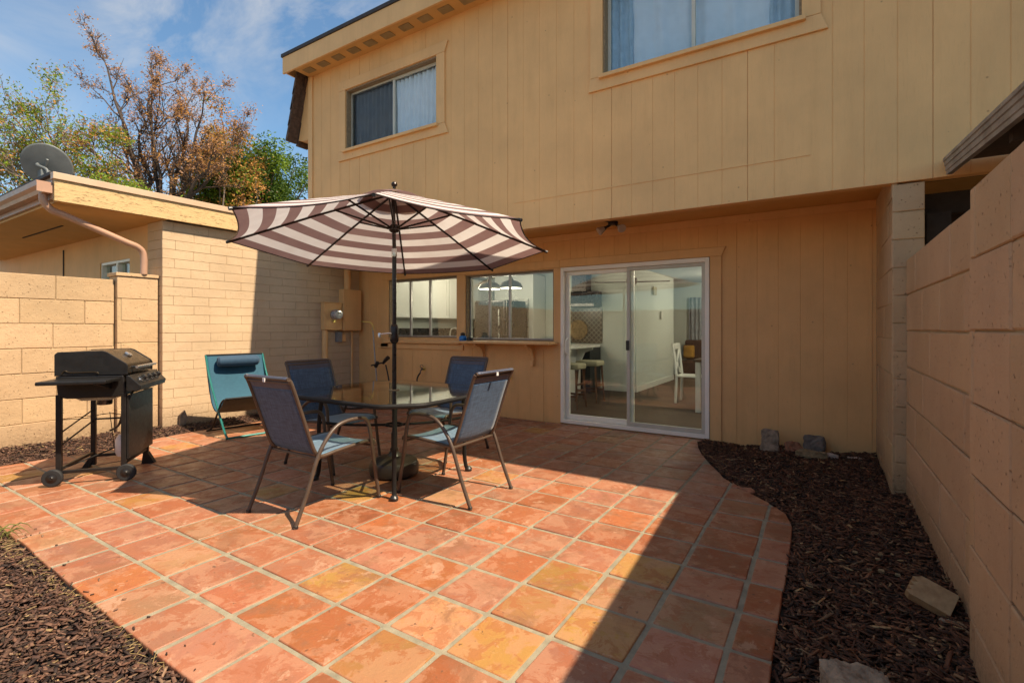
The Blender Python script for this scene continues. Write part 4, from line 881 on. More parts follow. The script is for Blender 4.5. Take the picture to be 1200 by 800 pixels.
# ------------------------------------------------------------------ patio chairs
def patio_chair(label, x, y, rz, src=None):
    if src is not None:
        c_ = copy_tree(src); c_.location = (x, y, 0); c_.rotation_euler = (0, 0, rz); c_['label'] = label; return c_
    ch = thing('patio_chair', label, 'patio chair', (x, y, 0), rz, 'brown framed sling chairs round the table')
    for s_ in (-1, 1):
        X = s_ * .262
        pts = smoothpath([(X, -.345, .0), (X, -.262, .19), (X, -.182, .405), (X * .99, -.115, .51), (X * .98, -.03, .585), (X * .98, .06, .61), (X * .98, .155, .612), (X * .98, .215, .60), (X * .98, .25, .55), (X, .268, .45), (X, .30, .25), (X, .345, .0)], 5)
        sfm = MB().tube(pts, .0135, 10).build('side_frame', 'tube_brown', ch, smooth=True, angle=60)
        for fy in (-.345, .345): MB().lathe([(.0155, 0), (.0155, .018), (.0135, .02)], (X, fy + (.006 if fy < 0 else -.003), 0), 12).build('foot_cap', 'black_plastic', sfm, smooth=True)
        X2 = s_ * .24
        bk = smoothpath([(X2, .315, .40), (X2, .305, .425), (X2, .22, .432), (X2, -.0, .418), (X2, -.13, .405), (X2, -.175, .43), (X2, -.21, .50), (X2, -.28, .70), (X2, -.345, .88), (X2, -.368, .925)], 5)
        MB().tube(bk, .0125, 10).build('sling_rail', 'tube_brown', ch, smooth=True, angle=60)
    MB().tube([(-.24, -.372, .93), (.24, -.372, .93)], .012, 10).build('top_rail', 'tube_brown', ch, smooth=True)
    for yy in (-.17, .27): MB().tube([(-.262, yy, .40), (.262, yy, .40)], .010, 8).build('cross_rail', 'tube_brown', ch, smooth=True)
    MB().tube([(-.24, -.358, .905), (.24, -.358, .905)], .008, 8).build('back_rail', 'tube_brown', ch, smooth=True)
    # slings
    def sl(path, sag, x=.228):
        g_ = []
        P_ = smoothpath(path, 6)
        for k, p in enumerate(P_):
            u = k / (len(P_) - 1); row = []
            for j_ in range(11):
                v_ = j_ / 10 * 2 - 1; d_ = sag * (1 - v_ * v_) * math.sin(math.pi * min(1, u * 1.0 + .05)); row.append((x * v_, p[1] - d_ * (.3 if path[0][2] < .45 else 1) * (0 if path[0][2] < .45 else 1), p[2] - (d_ if path[0][2] < .45 else 0)))
            g_.append(row)
        return g_
    MB().sheet(sl([(0, .315, .408), (0, .30, .432), (0, .22, .438), (0, 0, .424), (0, -.125, .412)], .022)).build('seat', 'sling_seat_sunlit', ch, smooth=True, solid=.003, angle=80)
    MB().sheet(sl([(0, -.15, .415), (0, -.178, .445), (0, -.21, .505), (0, -.278, .70), (0, -.335, .862)], .018)).build('backrest', 'sling_blue', ch, smooth=True, solid=.003, angle=80)
    MB().sheet(sl([(0, -.335, .862), (0, -.352, .90), (0, -.372, .943), (0, -.384, .93)], .004)).build('hem', 'sling_hem', ch, smooth=True, solid=.004, angle=80)
    MB().box(-.012, .012, -.392, -.3865, .905, .93).build('care_tag', 'tank_white', ch)
    return ch
c1 = patio_chair('blue sling chair with its purple-brown back to the camera, nearest and left of the table', -3.04, 2.22, 0)
patio_chair('blue sling chair on the right side of the table, its back to the patio door', -2.395, 2.985, R(90), c1)
patio_chair('blue sling chair on the left side of the table beside the teal beach chair', -3.86, 3.0, R(-90), c1)
patio_chair('blue sling chair at the far side of the table, below the serving shelf', -3.22, 3.88, R(180), c1)

# ------------------------------------------------------------------ table
TX, TY = -3.09, 3.02
tb = thing('patio_table', 'dark framed square glass patio table with clipped corners', 'table', (TX, TY, 0))
def topring(hx, hy, c_):
    P = [(-hx, -hy), (hx, -hy), (hx, hy), (-hx, hy)]
    Q = []
    for i in range(4):
        a_, b_, d_ = Vector(P[i - 1]), Vector(P[i]), Vector(P[(i + 1) % 4]); p = b_ + (a_ - b_).normalized() * c_; q_ = b_ + (d_ - b_).normalized() * c_
        Q += [p, q_]
    return roundc([tuple(v_) for v_ in Q], .05)
rg = [(p[0] * 1.0, p[1]) for p in topring(.705, .63, .21)]
def bow(P, k=.008):   # slightly curved sides
    return [(x * (1 + k * (1 - min(1, abs(y / .635)) ** 2)), y * (1 + k * (1 - min(1, abs(x / .735)) ** 2))) for x, y in P]
def densify(P, n=5):
    Q = []
    for i in range(len(P)):
        a_, b_ = P[i], P[(i + 1) % len(P)]; L_ = math.hypot(b_[0] - a_[0], b_[1] - a_[1]); m_ = max(1, int(L_ / .08))
        for k in range(m_): Q.append((a_[0] + (b_[0] - a_[0]) * k / m_, a_[1] + (b_[1] - a_[1]) * k / m_))
    return Q
rg = bow(densify(rg))
MB().tube([(x, y, .705) for x, y in rg], .018, 10, closed=True).build('rim', 'tube_black', tb, smooth=True)
gl_ = inset(rg, .004); mb = MB()
hole = [(.024 * math.cos(2 * math.pi * k / len(gl_) + math.atan2(gl_[0][1], gl_[0][0])), .024 * math.sin(2 * math.pi * k / len(gl_) + math.atan2(gl_[0][1], gl_[0][0]))) for k in range(len(gl_))]
n = len(gl_); mb.add([(x, y, .722) for x, y in gl_] + [(x, y, .722) for x, y in hole], [(i, (i + 1) % n, n + (i + 1) % n, n + i) for i in range(n)])
mb.build('glass_top', 'table_glass', tb)
MB().lathe([(.045, .7225), (.045, .727), (.026, .728)], n=24).build('hole_ring', 'stone_tan', tb, smooth=True)
for a_ in (-1, 1):
    for b_ in (-1, 1):
        lg = MB().tube(smoothpath([(a_ * .42, b_ * .40, .70), (a_ * .435, b_ * .42, .45), (a_ * .43, b_ * .42, .16), (a_ * .44, b_ * .43, .04), (a_ * .455, b_ * .445, .018)]), .017, 10).build('leg', 'tube_black', tb, smooth=True)
        MB().lathe([(.03, 0), (.032, .02), (.02, .035)], (a_ * .455, b_ * .445, 0), 14).build('foot', 'black_plastic', lg, smooth=True)
        MB().tube(smoothpath([(a_ * .43, b_ * .415, .47), (a_ * .25, b_ * .24, .44), (a_ * .055, b_ * .05, .43)]), .011, 8).build('brace', 'tube_black', tb, smooth=True)
MB().tube([(.07 * math.cos(k * math.pi / 10), .07 * math.sin(k * math.pi / 10), .43) for k in range(20)], .010, 8, closed=True).build('brace_ring', 'tube_black', tb, smooth=True)
MB().box(-.42, .42, -.425, -.405, .66, .69).box(-.42, .42, .405, .425, .66, .69).box(-.43, -.41, -.405, .405, .66, .69).box(.41, .43, -.405, .405, .66, .69).build('apron', 'tube_black', tb, bevel=.003)

# ------------------------------------------------------------------ umbrella
UX, UY = -3.103, 3.035
ub = thing('umbrella_base', 'round dark brown resin umbrella base under the table', 'umbrella base', (UX, UY, 0))
MB().lathe([(.185, 0), (.205, .02), (.207, .09), (.19, .125), (.14, .150), (.06, .165), (.035, .20)], n=40).build('weight', 'base_resin', ub, smooth=True)
MB().lathe([(.035, .195), (.035, .225), (.026, .23), (.026, .36)], n=24).build('collar', 'base_resin', ub, smooth=True)
um = thing('patio_umbrella', 'open plum and white striped patio umbrella through the glass table', 'umbrella', (UX, UY, 0))
RU = 1.325; ROT = R(-4.45); TXu, TYu = .039, -.057; RIM = 1.953; APX = 2.415
MB().tube([(0, 0, .03), (0, 0, 1.93)], .0185, 16).build('pole', 'umbrella_pole', um, smooth=True)
MB().tube([(0, 0, 1.93), (TXu * -.4, -TYu * .4 * -1 * 0, 2.42)], .0165, 14).build('upper_pole', 'umbrella_pole', um, smooth=True)
MB().lathe([(.021, 1.86), (.023, 1.87), (.023, 1.92), (.021, 1.93)], n=18).build('tilt_joint', 'silver', um, smooth=True)
MB().lathe([(.02, 1.12), (.036, 1.14), (.038, 1.17), (.034, 1.20), (.036, 1.25), (.030, 1.275), (.02, 1.285)], n=20).build('crank_housing', 'umbrella_pole', um, smooth=True)
MB().tube(smoothpath([(0, -.036, 1.205), (-.01, -.055, 1.207), (-.07, -.07, 1.20), (-.10, -.075, 1.196)]), .008, 8).lathe([(.012, 0), (.014, .03), (.01, .04)], (-.10, -.075, 1.17), 10).build('crank', 'silver', um, smooth=True)
def upt(t_, a_, z_off=0):   # point on a rib: t 0..1 from apex, azimuth a
    r_ = RU * t_; dx, dy = r_ * math.cos(a_ + ROT), r_ * math.sin(a_ + ROT)
    z = APX + (RIM - APX) * (t_ * .93 + .07 * t_ * t_) + (TXu * dx + TYu * dy) + z_off; return Vector((dx, dy, z))
NP = 14; mb = MB(); ringv = []
for k in range(8):
    a0, a1 = k * math.pi / 4, (k + 1) * math.pi / 4; vs_ = []; NT = 18
    for i in range(NT + 1):
        t_ = .10 + .90 * i / NT
        for j_ in range(NP + 1):
            s_ = j_ / NP; p = upt(t_, a0).lerp(upt(t_, a1), s_)
            bowv = 4 * s_ * (1 - s_)
            p.z -= .018 * bowv * t_ ** 1.5; p.x *= 1 - .045 * bowv * t_ ** 3; p.y *= 1 - .045 * bowv * t_ ** 3
            vs_.append(p); ringv.append(1 - t_ + .0)
    mb.add(vs_, [(i * (NP + 1) + j_, i * (NP + 1) + j_ + 1, (i + 1) * (NP + 1) + j_ + 1, (i + 1) * (NP + 1) + j_) for i in range(NT) for j_ in range(NP)])
cn = mb.build('canopy', 'canopy_stripe', um, smooth=True, angle=80); a = cn.data.attributes.new('ring', 'FLOAT', 'POINT'); a.data.foreach_set('value', [v_ for v_ in ringv])
mb = MB(); ringv = []
for i in range(7):   # vent cap over the apex
    t_ = .02 + .20 * i / 6
    for j_ in range(48):
        a_ = 2 * math.pi * j_ / 48; p = upt(t_, a_ - ROT); f_ = abs(math.sin(4 * (a_ - ROT))); p.z += .024 - .018 * (i / 6) + .012 * f_ * (i / 6); ringv.append(.02 + .045 * i / 6 * 0); mb.v.append(tuple(p))
for i in range(6):
    for j_ in range(48): mb.f.append((i * 48 + j_, i * 48 + (j_ + 1) % 48, (i + 1) * 48 + (j_ + 1) % 48, (i + 1) * 48 + j_)); mb.m.append(0)
vc = mb.build('vent_cap', 'canopy_stripe', um, smooth=True, angle=80); a = vc.data.attributes.new('ring', 'FLOAT', 'POINT'); a.data.foreach_set('value', [.03] * len(mb.v))
hub = Vector((0, 0, 2.10)); top = Vector((0, 0, APX - .02))
for k in range(8):
    a_ = k * math.pi / 4
    rb_ = MB().tube([upt(.03, a_, -.014), upt(.5, a_, -.012), upt(1.0, a_, -.010)], .0095, 8).build('rib', 'umbrella_pole', um, smooth=True)
    MB().tube([hub + Vector((.03 * math.cos(a_), .03 * math.sin(a_), 0)), upt(.36, a_, -.02)], .0082, 8).build('strut', 'umbrella_pole', rb_, smooth=True)
    MB().tube([upt(.985, a_, -.008), upt(1.012, a_, -.006)], .012, 8).build('rib_tip', 'black_plastic', rb_, smooth=True)
MB().lathe([(.03, 2.07), (.045, 2.085), (.045, 2.12), (.03, 2.135)], n=20).build('runner_hub', 'umbrella_pole', um, smooth=True)
MB().lathe([(.05, APX - .04), (.05, APX - .01), (.02, APX)], n=20).build('top_hub', 'umbrella_pole', um, smooth=True)
MB().lathe([(.012, APX + .03), (.014, APX + .045), (.022, APX + .052), (.026, APX + .066), (.019, APX + .082), (.004, APX + .09)], n=20).build('finial', 'umbrella_pole', um, smooth=True)
rimp = []
for k in range(8):
    for j_ in range(NP):
        s_ = j_ / NP; p = upt(1, k * math.pi / 4).lerp(upt(1, (k + 1) * math.pi / 4), s_); bowv = 4 * s_ * (1 - s_); p.z -= .018 * bowv; p.x *= 1 - .045 * bowv; p.y *= 1 - .045 * bowv; rimp.append(p)
MB().tube(rimp, .005, 6, closed=True).build('edge_binding', 'umbrella_pole', um, smooth=True)

# ------------------------------------------------------------------ teal beach chair
sc_ = thing('beach_chair', 'teal canvas sling beach chair with navy head roll by the brick wall', 'beach chair', (-5.90, 3.34, 0), R(-9))
hw = .33
for s_ in (-1, 1):
    Y = s_ * hw
    MB().tube(smoothpath([(-.37, Y, .92), (-.25, Y, .68), (-.06, Y, .43), (.12, Y, .22), (.25, Y, .08), (.33, Y, .022), (.30, Y, .014)]), .012, 10).build('side_frame', 'teal_tube' if s_ < 0 else 'teal_tube', sc_, smooth=True)
    MB().tube(smoothpath([(.27, Y * .98, .45), (.14, Y * .98, .40), (.0, Y * .98, .25), (-.18, Y * .98, .07), (-.34, Y * .98, .014)]), .011, 10).build('rear_frame', 'tube_black', sc_, smooth=True)
MB().tube([(.31, -hw, .014), (.31, hw, .014)], .012, 10).build('skid_bar', 'teal_tube', sc_, smooth=True)
MB().tube([(-.33, -hw, .014), (-.33, hw, .014)], .011, 10).build('skid_bar', 'tube_black', sc_, smooth=True)
for xx, zz in ((-.37, .92), (.27, .45)): MB().tube([(xx, -hw, zz), (xx, hw, zz)], .012, 10).build('cross_bar', 'tube_black', sc_, smooth=True)
P_ = smoothpath([(-.37, 0, .925), (-.31, 0, .76), (-.22, 0, .52), (-.12, 0, .35), (.02, 0, .28), (.16, 0, .35), (.278, 0, .456)], 6)
g_ = [[(p.x - .02 * (1 - (2 * j_ / 12 - 1) ** 2) * math.sin(math.pi * k / (len(P_) - 1)), hw * 1.03 * (2 * j_ / 12 - 1), p.z - .02 * (1 - (2 * j_ / 12 - 1) ** 2) * math.sin(math.pi * k / (len(P_) - 1))) for j_ in range(13)] for k, p in enumerate(P_)]
so_ = MB().sheet(g_).build('sling', 'teal_canvas', sc_, smooth=True, solid=.004, angle=80)
g2 = [[(p[0] + .0, p[1] * .995, p[2] - .006) for p in r_] for r_ in g_[24:]]
MB().sheet(g2).build('sling_underside', 'olive_under', sc_, smooth=True, solid=.002, angle=80)
MB().tube([(-.27, -.235, .845), (-.268, -.22, .845), (-.267, -.1, .847), (-.267, .1, .847), (-.268, .22, .845), (-.27, .235, .845)], [.045, .062, .068, .068, .062, .045], 18).build('head_roll', 'navy_canvas', sc_, smooth=True)

# ------------------------------------------------------------------ grill
gr = thing('barbecue_grill', 'black gas barbecue grill on a two-wheeled cart by the left block wall', 'barbecue grill', (-5.23, 1.74, 0), math.atan2(.785, .62) - R(90))
# local frame: +y = front, +x = camera side
Lx = .275
for a_, b_, wheel in ((Lx, -.215, 1), (Lx, .215, 1), (-Lx, -.20, 0), (-Lx, .20, 0)):
    MB().box(a_ - .018, a_ + .018, b_ - .018, b_ + .018, .07 if wheel else .02, .72).build('leg', 'grill_cart', gr, bevel=.004)
    if not wheel: MB().prism([(b_ - .018, .10), (b_ + .018, .10), (b_ + .05 * (1 if b_ > 0 else -1) + .02, 0), (b_ - .05 * (1 if b_ < 0 else 0) - .03, 0)], 0, a_ - .03, a_ + .03).build('foot', 'grill_cart', gr)
for b_ in (-.245, .24):
    wh = MB().lathe([(.04, -.018), (.062, -.017), (.068, -.010), (.068, .010), (.062, .017), (.04, .018)], (Lx + .03, b_, .068), 28, Matrix.Rotation(R(90), 3, 'Y')).build('wheel', 'tyre', gr, smooth=True)
    MB().lathe([(.02, -.02), (.038, -.0195), (.038, .0185), (.02, .022), (.012, .03)], (Lx + .03, b_, .068), 20, Matrix.Rotation(R(90), 3, 'Y')).build('hubcap', 'grill_cart', wh, smooth=True)
MB().box(Lx - .012, Lx + .012, -.2, .2, .09, .115).box(-Lx - .012, -Lx + .012, -.2, .2, .09, .115).box(-Lx, Lx, -.212, -.19, .12, .145).box(-Lx, Lx, .19, .212, .12, .145).build('bottom_rail', 'grill_cart', gr, bevel=.003)
MB().tube([(Lx, -.2, .32), (-Lx, -.2, .42)], .007, 8).tube([(Lx, -.2, .42), (-Lx, -.2, .52)], .006, 8).tube([(-Lx, -.2, .43), (-Lx, .2, .43)], .008, 8).tube(smoothpath([(Lx, -.2, .52), (.1, -.1, .50), (.05, .0, .52), (.0, .1, .50), (Lx, .2, .52)]), .003, 6).tube(smoothpath([(-.05, .0, .52), (-.06, .02, .3), (-.06, .04, .15), (-.02, .1, .14)]), .003, 6).build('brace', 'grill_cart', gr, smooth=True)
MB().tube([(Lx, -.215, .12), (-Lx, .2, .26)], .006, 8).build('diagonal_rod', 'grill_cart', gr)
MB().box(-Lx - .01, Lx + .012, .234, .248, .17, .70).build('front_panel', 'grill_black', gr, bevel=.005)
MB().prism([(-.235, .866), (.215, .866), (.235, .70), (.16, .685), (-.16, .685), (-.22, .70)], 0, -Lx - .015, Lx + .015).build('firebox', 'grill_cart', gr, bevel=.008)
MB().prism([(-.16, .684), (.16, .684), (.10, .655), (-.10, .655)], 0, -.2, .2).build('heat_tray', 'steel_pale', gr)
MB().lathe([(.05, .60), (.055, .61), (.055, .645), (.03, .655)], (.05, .0, 0), 20).build('grease_cup', 'stainless', gr, smooth=True)
lp = [(-.235, .868), (-.235, 1.035), (-.215, 1.055), (.07, 1.062), (.10, 1.052), (.225, .960), (.238, .940), (.238, .868)]
lid = MB().prism(lp, 0, -Lx - .005, Lx + .005).build('lid', 'grill_bronze', gr, bevel=.012, seg=3, smooth=True, angle=40)
for x_ in (Lx + .0055, -Lx - .018): MB().prism([(u * 1.01, v * 1.0 - .0005) for u, v in [(-.238, .869), (-.238, 1.04), (-.218, 1.06), (.072, 1.067), (.104, 1.056), (.23, .963), (.242, .942), (.242, .869)]], 0, x_, x_ + .0125).build('lid_end', 'grill_black', lid, bevel=.004)
MB().tube([(-.22, .285, .925), (.22, .285, .925)], .012, 12).build('handle', 'silver', lid, smooth=True)
for x_ in (-.19, .19): MB().tube([(x_, .235, .925), (x_, .285, .925)], .009, 8).build('handle_bracket', 'black_plastic', lid)
MB().lathe([(.03, 0), (.03, .012), (.024, .016)], (.0, .15, 1.02), 20, Matrix.Rotation(R(-36), 3, 'X')).build('thermometer', 'silver', lid, smooth=True)
MB().tube(smoothpath([(Lx + .022, -.19, .885), (Lx + .022, -.17, .91), (Lx + .022, -.13, .895), (Lx + .022, .02, .895), (Lx + .022, .05, .88)]), .005, 6).build('lid_stop', 'grill_bronze', lid, smooth=True)
pn = MB().prism([(.242, .862), (.262, .862), (.345, .775), (.335, .735), (.242, .735)], 0, -Lx - .04, Lx + .045).build('control_panel', 'grill_black', gr, bevel=.005)
kn = Vector((0, .72, .69)).normalized(); kq = kn.to_track_quat('Z', 'Y').to_matrix()
for k in range(4):
    x_ = .17 - k * .115; MB().lathe([(.030, 0), (.030, .006), (.022, .010), (.020, .035), (.016, .038)], (x_, .306, .822), 20, kq).build('knob', 'black_plastic', pn, smooth=True)
    MB().lathe([(.034, .0), (.033, .003)], (x_, .305, .8195), 20, kq).build('bezel', 'silver', pn, smooth=True)
for s_ in (-1, 1):
    a_, b_ = (Lx + .03, Lx + .30) if s_ > 0 else (-Lx - .30, -Lx - .03)
    shf = MB().box(a_, b_, -.235, .20, .822, .85).build('side_shelf', 'grill_black', gr, bevel=.008, seg=3)
    MB().prism([(a_, .821), (b_, .821), (b_ if s_ < 0 else a_, .76)] if s_ > 0 else [(a_, .821), (b_, .821), (b_, .76)], 1, .12, .14).build('shelf_bracket', 'grill_cart', shf)
MB().tube(smoothpath([(.22, .26, .73), (.26, .25, .68), (.25, .20, .56), (.2, .15, .44), (.08, .05, .38)]), .009, 8).build('gas_hose', 'hose_black', gr, smooth=True)
tk = thing('propane_tank', 'small white propane cylinder hanging inside the grill cart', 'propane tank', (-5.185, 1.865, .13))
tk.scale = (.82, .82, .9)
MB().lathe([(.06, .0), (.085, .01), (.1, .05), (.1, .16), (.075, .21), (.03, .225)], n=28).build('cylinder', 'tank_white', tk, smooth=True)
MB().lathe([(.02, .225), (.02, .26), (.012, .27)], n=14).build('valve', 'brass', tk, smooth=True)

# ------------------------------------------------------------------ small yard things
def faucet(x, z, label):
    f_ = thing('outdoor_tap', label, 'tap', (x, YB, z))
    MB().lathe([(.03, 0), (.03, .006)], (0, -.001, 0), 16, Matrix.Rotation(R(90), 3, 'X')).build('flange', 'brass', f_, smooth=True)
    MB().tube(smoothpath([(0, -.005, 0), (0, -.06, .0), (0, -.085, -.02), (0, -.09, -.05)]), .011, 10).build('spout', 'hose_pipe', f_, smooth=True)
    MB().tube([(.03 * math.cos(k * math.pi / 6), -.06 + .0, .045 + .03 * math.sin(k * math.pi / 6)) for k in range(12)], .005, 6, closed=True).tube([(0, -.06, 0), (0, -.06, .045)], .006, 6).build('handle', 'hose_pipe', f_, smooth=True)
    return f_
f1 = faucet(-5.34, .60, 'brass garden tap with a black hose stub low on the house wall'); MB().tube(smoothpath([(0, -.09, -.05), (-.03, -.10, -.09), (-.06, -.1, -.15), (-.055, -.1, -.24)]), .012, 8).build('hose_stub', 'hose_black', f1, smooth=True)
f2 = faucet(-3.72, .56, 'painted garden tap on the siding below the serving shelf')
bl = thing('spray_bottle', 'small blue and black container on the left end of the serving shelf', 'bottle', (-4.42, YB - .19, 1.068))
MB().lathe([(.05, 0), (.055, .01), (.055, .05), (.045, .07), (.03, .075)], n=24).build('body', 'bottle_blue', bl, smooth=True)
MB().lathe([(.035, .074), (.037, .105), (.02, .12)], n=20).build('cap', 'black_plastic', bl, smooth=True)
MB().lathe([(.045, 0), (.045, .045), (.02, .06)], (.11, .02, 0), 20).build('holder', 'black_plastic', bl, smooth=True)
wd = thing('sprinkler_wand', 'tall tripod sprinkler stand with brass nozzle in the wall corner', 'sprinkler', (-6.15, 5.62, 0))
MB().tube([(.07, -.02, 0), (-.12, .03, 1.26)], .011, 8).build('stake', 'mill_aluminium', wd, smooth=True)
MB().tube(smoothpath([(-.12, .03, 1.20), (-.10, .02, 1.28), (-.15, .0, 1.345), (-.30, -.05, 1.36)]), .010, 8).build('nozzle', 'brass', wd, smooth=True)
MB().tube([(-.02, .0, .62), (.03, .0, .70)], .03, 8).tube([(-.10, -.02, .64), (.12, .0, .69)], .012, 8).build('clamp', 'black_plastic', wd, smooth=True)
wn = thing('hose_nozzle', 'black spray nozzle hanging on a hose beside the sprinkler stand', 'hose nozzle', (-5.95, 5.65, 0))
MB().tube(smoothpath([(.12, .0, .02), (.10, 0, .2), (.03, 0, .5), (-.02, 0, .66)]), .011, 8).build('hose', 'hose_black', wn, smooth=True)
MB().tube([(-.06, -.02, .68), (.0, -.02, .74), (.06, -.02, .78)], [.02, .03, .034], 10).build('head', 'black_plastic', wn, smooth=True)
pp = thing('potted_plant', 'small leafy plant in a grey pot behind the far left chair', 'potted plant', (-6.45, 4.95, 0))
MB().lathe([(.08, 0), (.11, .16), (.115, .17), (.095, .165)], n=24).build('pot', 'planter', pp, smooth=True)
mb = MB()
for k in range(60):
    a_ = random.uniform(0, 6.28); r_ = random.uniform(.0, .13); z_ = random.uniform(.16, .40); d_ = Vector((math.cos(a_), math.sin(a_), random.uniform(.1, .9))).normalized() * random.uniform(.05, .09); s_ = Vector((-math.sin(a_), math.cos(a_), 0)) * .018; p = Vector((r_ * math.cos(a_), r_ * math.sin(a_), z_))
    mb.add([p, p + d_ * .5 + s_, p + d_, p + d_ * .5 - s_], [(0, 1, 2, 3)])
mb.build('foliage', 'leaf_green', pp)
tag(MB().lathe([(.16, 0), (.2, .03), (.19, .05), (.05, .07)], (-6.25, 5.25, .0), 28).build('valve_cover', 'stone_slate', smooth=True), 'round dark cover on the ground near the potted plant', 'cover')

TEX = {}
def rough_up(o, size):
    m0 = o.modifiers.new('round', 'SUBSURF'); m0.levels = m0.render_levels = 1
    md = o.modifiers.new('sub', 'SUBSURF'); md.subdivision_type = 'SIMPLE'; md.levels = md.render_levels = 3
    for k, (sc, st) in enumerate(((.5, .22), (.14, .07))):
        tx = bpy.data.textures.new('rough', 'CLOUDS'); tx.noise_scale = size * sc; tx.noise_depth = 4
        dm = o.modifiers.new('disp', 'DISPLACE'); dm.texture = tx; dm.strength = size * st; dm.mid_level = .5; dm.texture_coords = 'GLOBAL'
def rock(label, c_, s_, mat, seed, rz=0, tilt=0, kind='rock', cuts=2, jag=.22):
    rnd = random.Random(seed); bm = bmesh.new(); bmesh.ops.create_cube(bm, size=1); bmesh.ops.subdivide_edges(bm, edges=bm.edges, cuts=cuts, use_grid_fill=True)
    for v_ in bm.verts: v_.co += Vector((rnd.uniform(-1, 1), rnd.uniform(-1, 1), rnd.uniform(-1, 1))) * jag / (cuts + 1); 
    mm = Matrix.Rotation(rz, 4, 'Z') @ Matrix.Rotation(tilt, 4, 'X') @ Matrix.Diagonal((*s_, 1))
    bmesh.ops.transform(bm, matrix=mm, verts=bm.verts); me = bpy.data.meshes.new(kind); bm.to_mesh(me); bm.free(); me.materials.append(M[mat])
    o = bpy.data.objects.new(kind, me); COL.objects.link(o); o.location = c_; rough_up(o, max(s_)); md = o.modifiers.new('b', 'BEVEL'); md.width = .006; md.segments = 2; md.limit_method = 'ANGLE'; md.angle_limit = R(15)
    return tag(o, label, kind)
rock('tall grey stone slab leaning on the siding', (-.45, 5.66, .10), (.17, .07, .24), 'stone_grey', 3, R(-8), R(-14))
rock('broken terracotta tile shard beside the tall grey stone', (-.245, 5.70, .05), (.17, .03, .12), 'terracotta', 5, R(35), R(-35), 'tile_shard')
rock('square dark slate block leaning by the wall', (-.07, 5.74, .10), (.19, .09, .17), 'stone_slate', 8, R(4), R(-10), cuts=1, jag=.06)
rock('flat tan stone lying in front of the dark block', (-.09, 5.56, .035), (.26, .10, .08), 'stone_tan', 12)
rock('small pale pink stone at the end of the rock row', (.07, 5.60, .03), (.12, .06, .04), 'stone_pale', 17)
rock('thin pale stone alone near the pillar foot', (.27, 5.66, .02), (.13, .05, .025), 'stone_pale', 22)
rock('loose terracotta fragment at the patio corner', (-.50, 4.20, -.005), (.14, .07, .03), 'terracotta', 31, R(-40), 0, 'tile_shard', 1, .1)
rock('large rough brown rock in the mulch at the bottom edge', (.10, 1.98, .03), (.20, .18, .15), 'stone_grey', 41, R(15), 0, cuts=3, jag=.3)
rock('small round pebble beside the wood block', (.44, 2.73, .01), (.04, .03, .03), 'stone_grey', 44)
for k in range(9):
    rock('small tan pebble in the loose cluster by the right wall', (.22 + random.uniform(-.1, .2), 3.25 + random.uniform(-.15, .18), .006), (.022, .016, .012), 'stone_tan', 60 + k)['group'] = 'pebbles by the right wall'
# sawn wood block with splintered end, leaning on the wall
wb = MB(); pr = [(-.075, -.10), (.075, -.10), (.075, .08)]
for k in range(9): pr.append((.075 - .15 * (k + 1) / 9, .08 + (.03 if k % 2 else .0) + random.uniform(0, .015)))
wb.prism(pr, 2, -.03, .03)
wo = wb.build('wood_block', 'sawn_wood', bevel=.003); wo.scale = (.75, .75, .8); wo.location = (.41, 2.82, .07); wo.rotation_euler = (R(20), R(-32), R(62)); tag(wo, 'broken offcut of tan wood leaning against the right wall', 'wood block')
tag(MB().prism([(0, 0), (.05, .01), (.10, .10), (.06, .22), (.01, .16)], 0, -6.835, -6.80).build('brick_shard', 'stone_grey'), 'dark broken stone standing at the foot of the brick wall', 'stone')
bpy.data.objects['brick_shard'].location = (0, 3.0, .0)
# grass tuft at the left edge and straw litter along the bed
gt_ = MB()
for k in range(16):
    bx_, by_ = -4.28 + random.uniform(-.08, .08), .885 + random.uniform(-.04, .04); a_ = random.uniform(-.9, 1.5); L_ = random.uniform(.14, .30); d_ = Vector((math.cos(a_), math.sin(a_) * .5, 0))
    pts = [Vector((bx_, by_, -.03)) + d_ * L_ * u + Vector((0, 0, L_ * (1.1 * u - .95 * u * u))) for u in (0, .25, .5, .75, 1)]
    gt_.tube(pts, [.004, .0045, .004, .003, .0008], 4, flat=.3)
tag(gt_.build('grass_tuft', 'grass_blade'), 'thin green and yellow grass blades at the left edge of the patio', 'grass', kind='stuff')
lt = MB()
for k in range(150):
    x_ = random.uniform(-4.6, -1.7); y_ = .86 + random.gauss(-.015, .02); a_ = random.uniform(0, 3.14); L_ = random.uniform(.02, .08)
    p = Vector((x_, y_, random.uniform(-.025, .0))); d_ = Vector((math.cos(a_), math.sin(a_), random.uniform(-.15, .15))) * L_
    lt.tube([p, p + d_ * .5 + Vector((0, 0, .004)), p + d_], .0012, 4)
tag(lt.build('dry_straw', 'straw'), 'dry straw litter caught along the front edge of the patio', 'straw', kind='stuff')

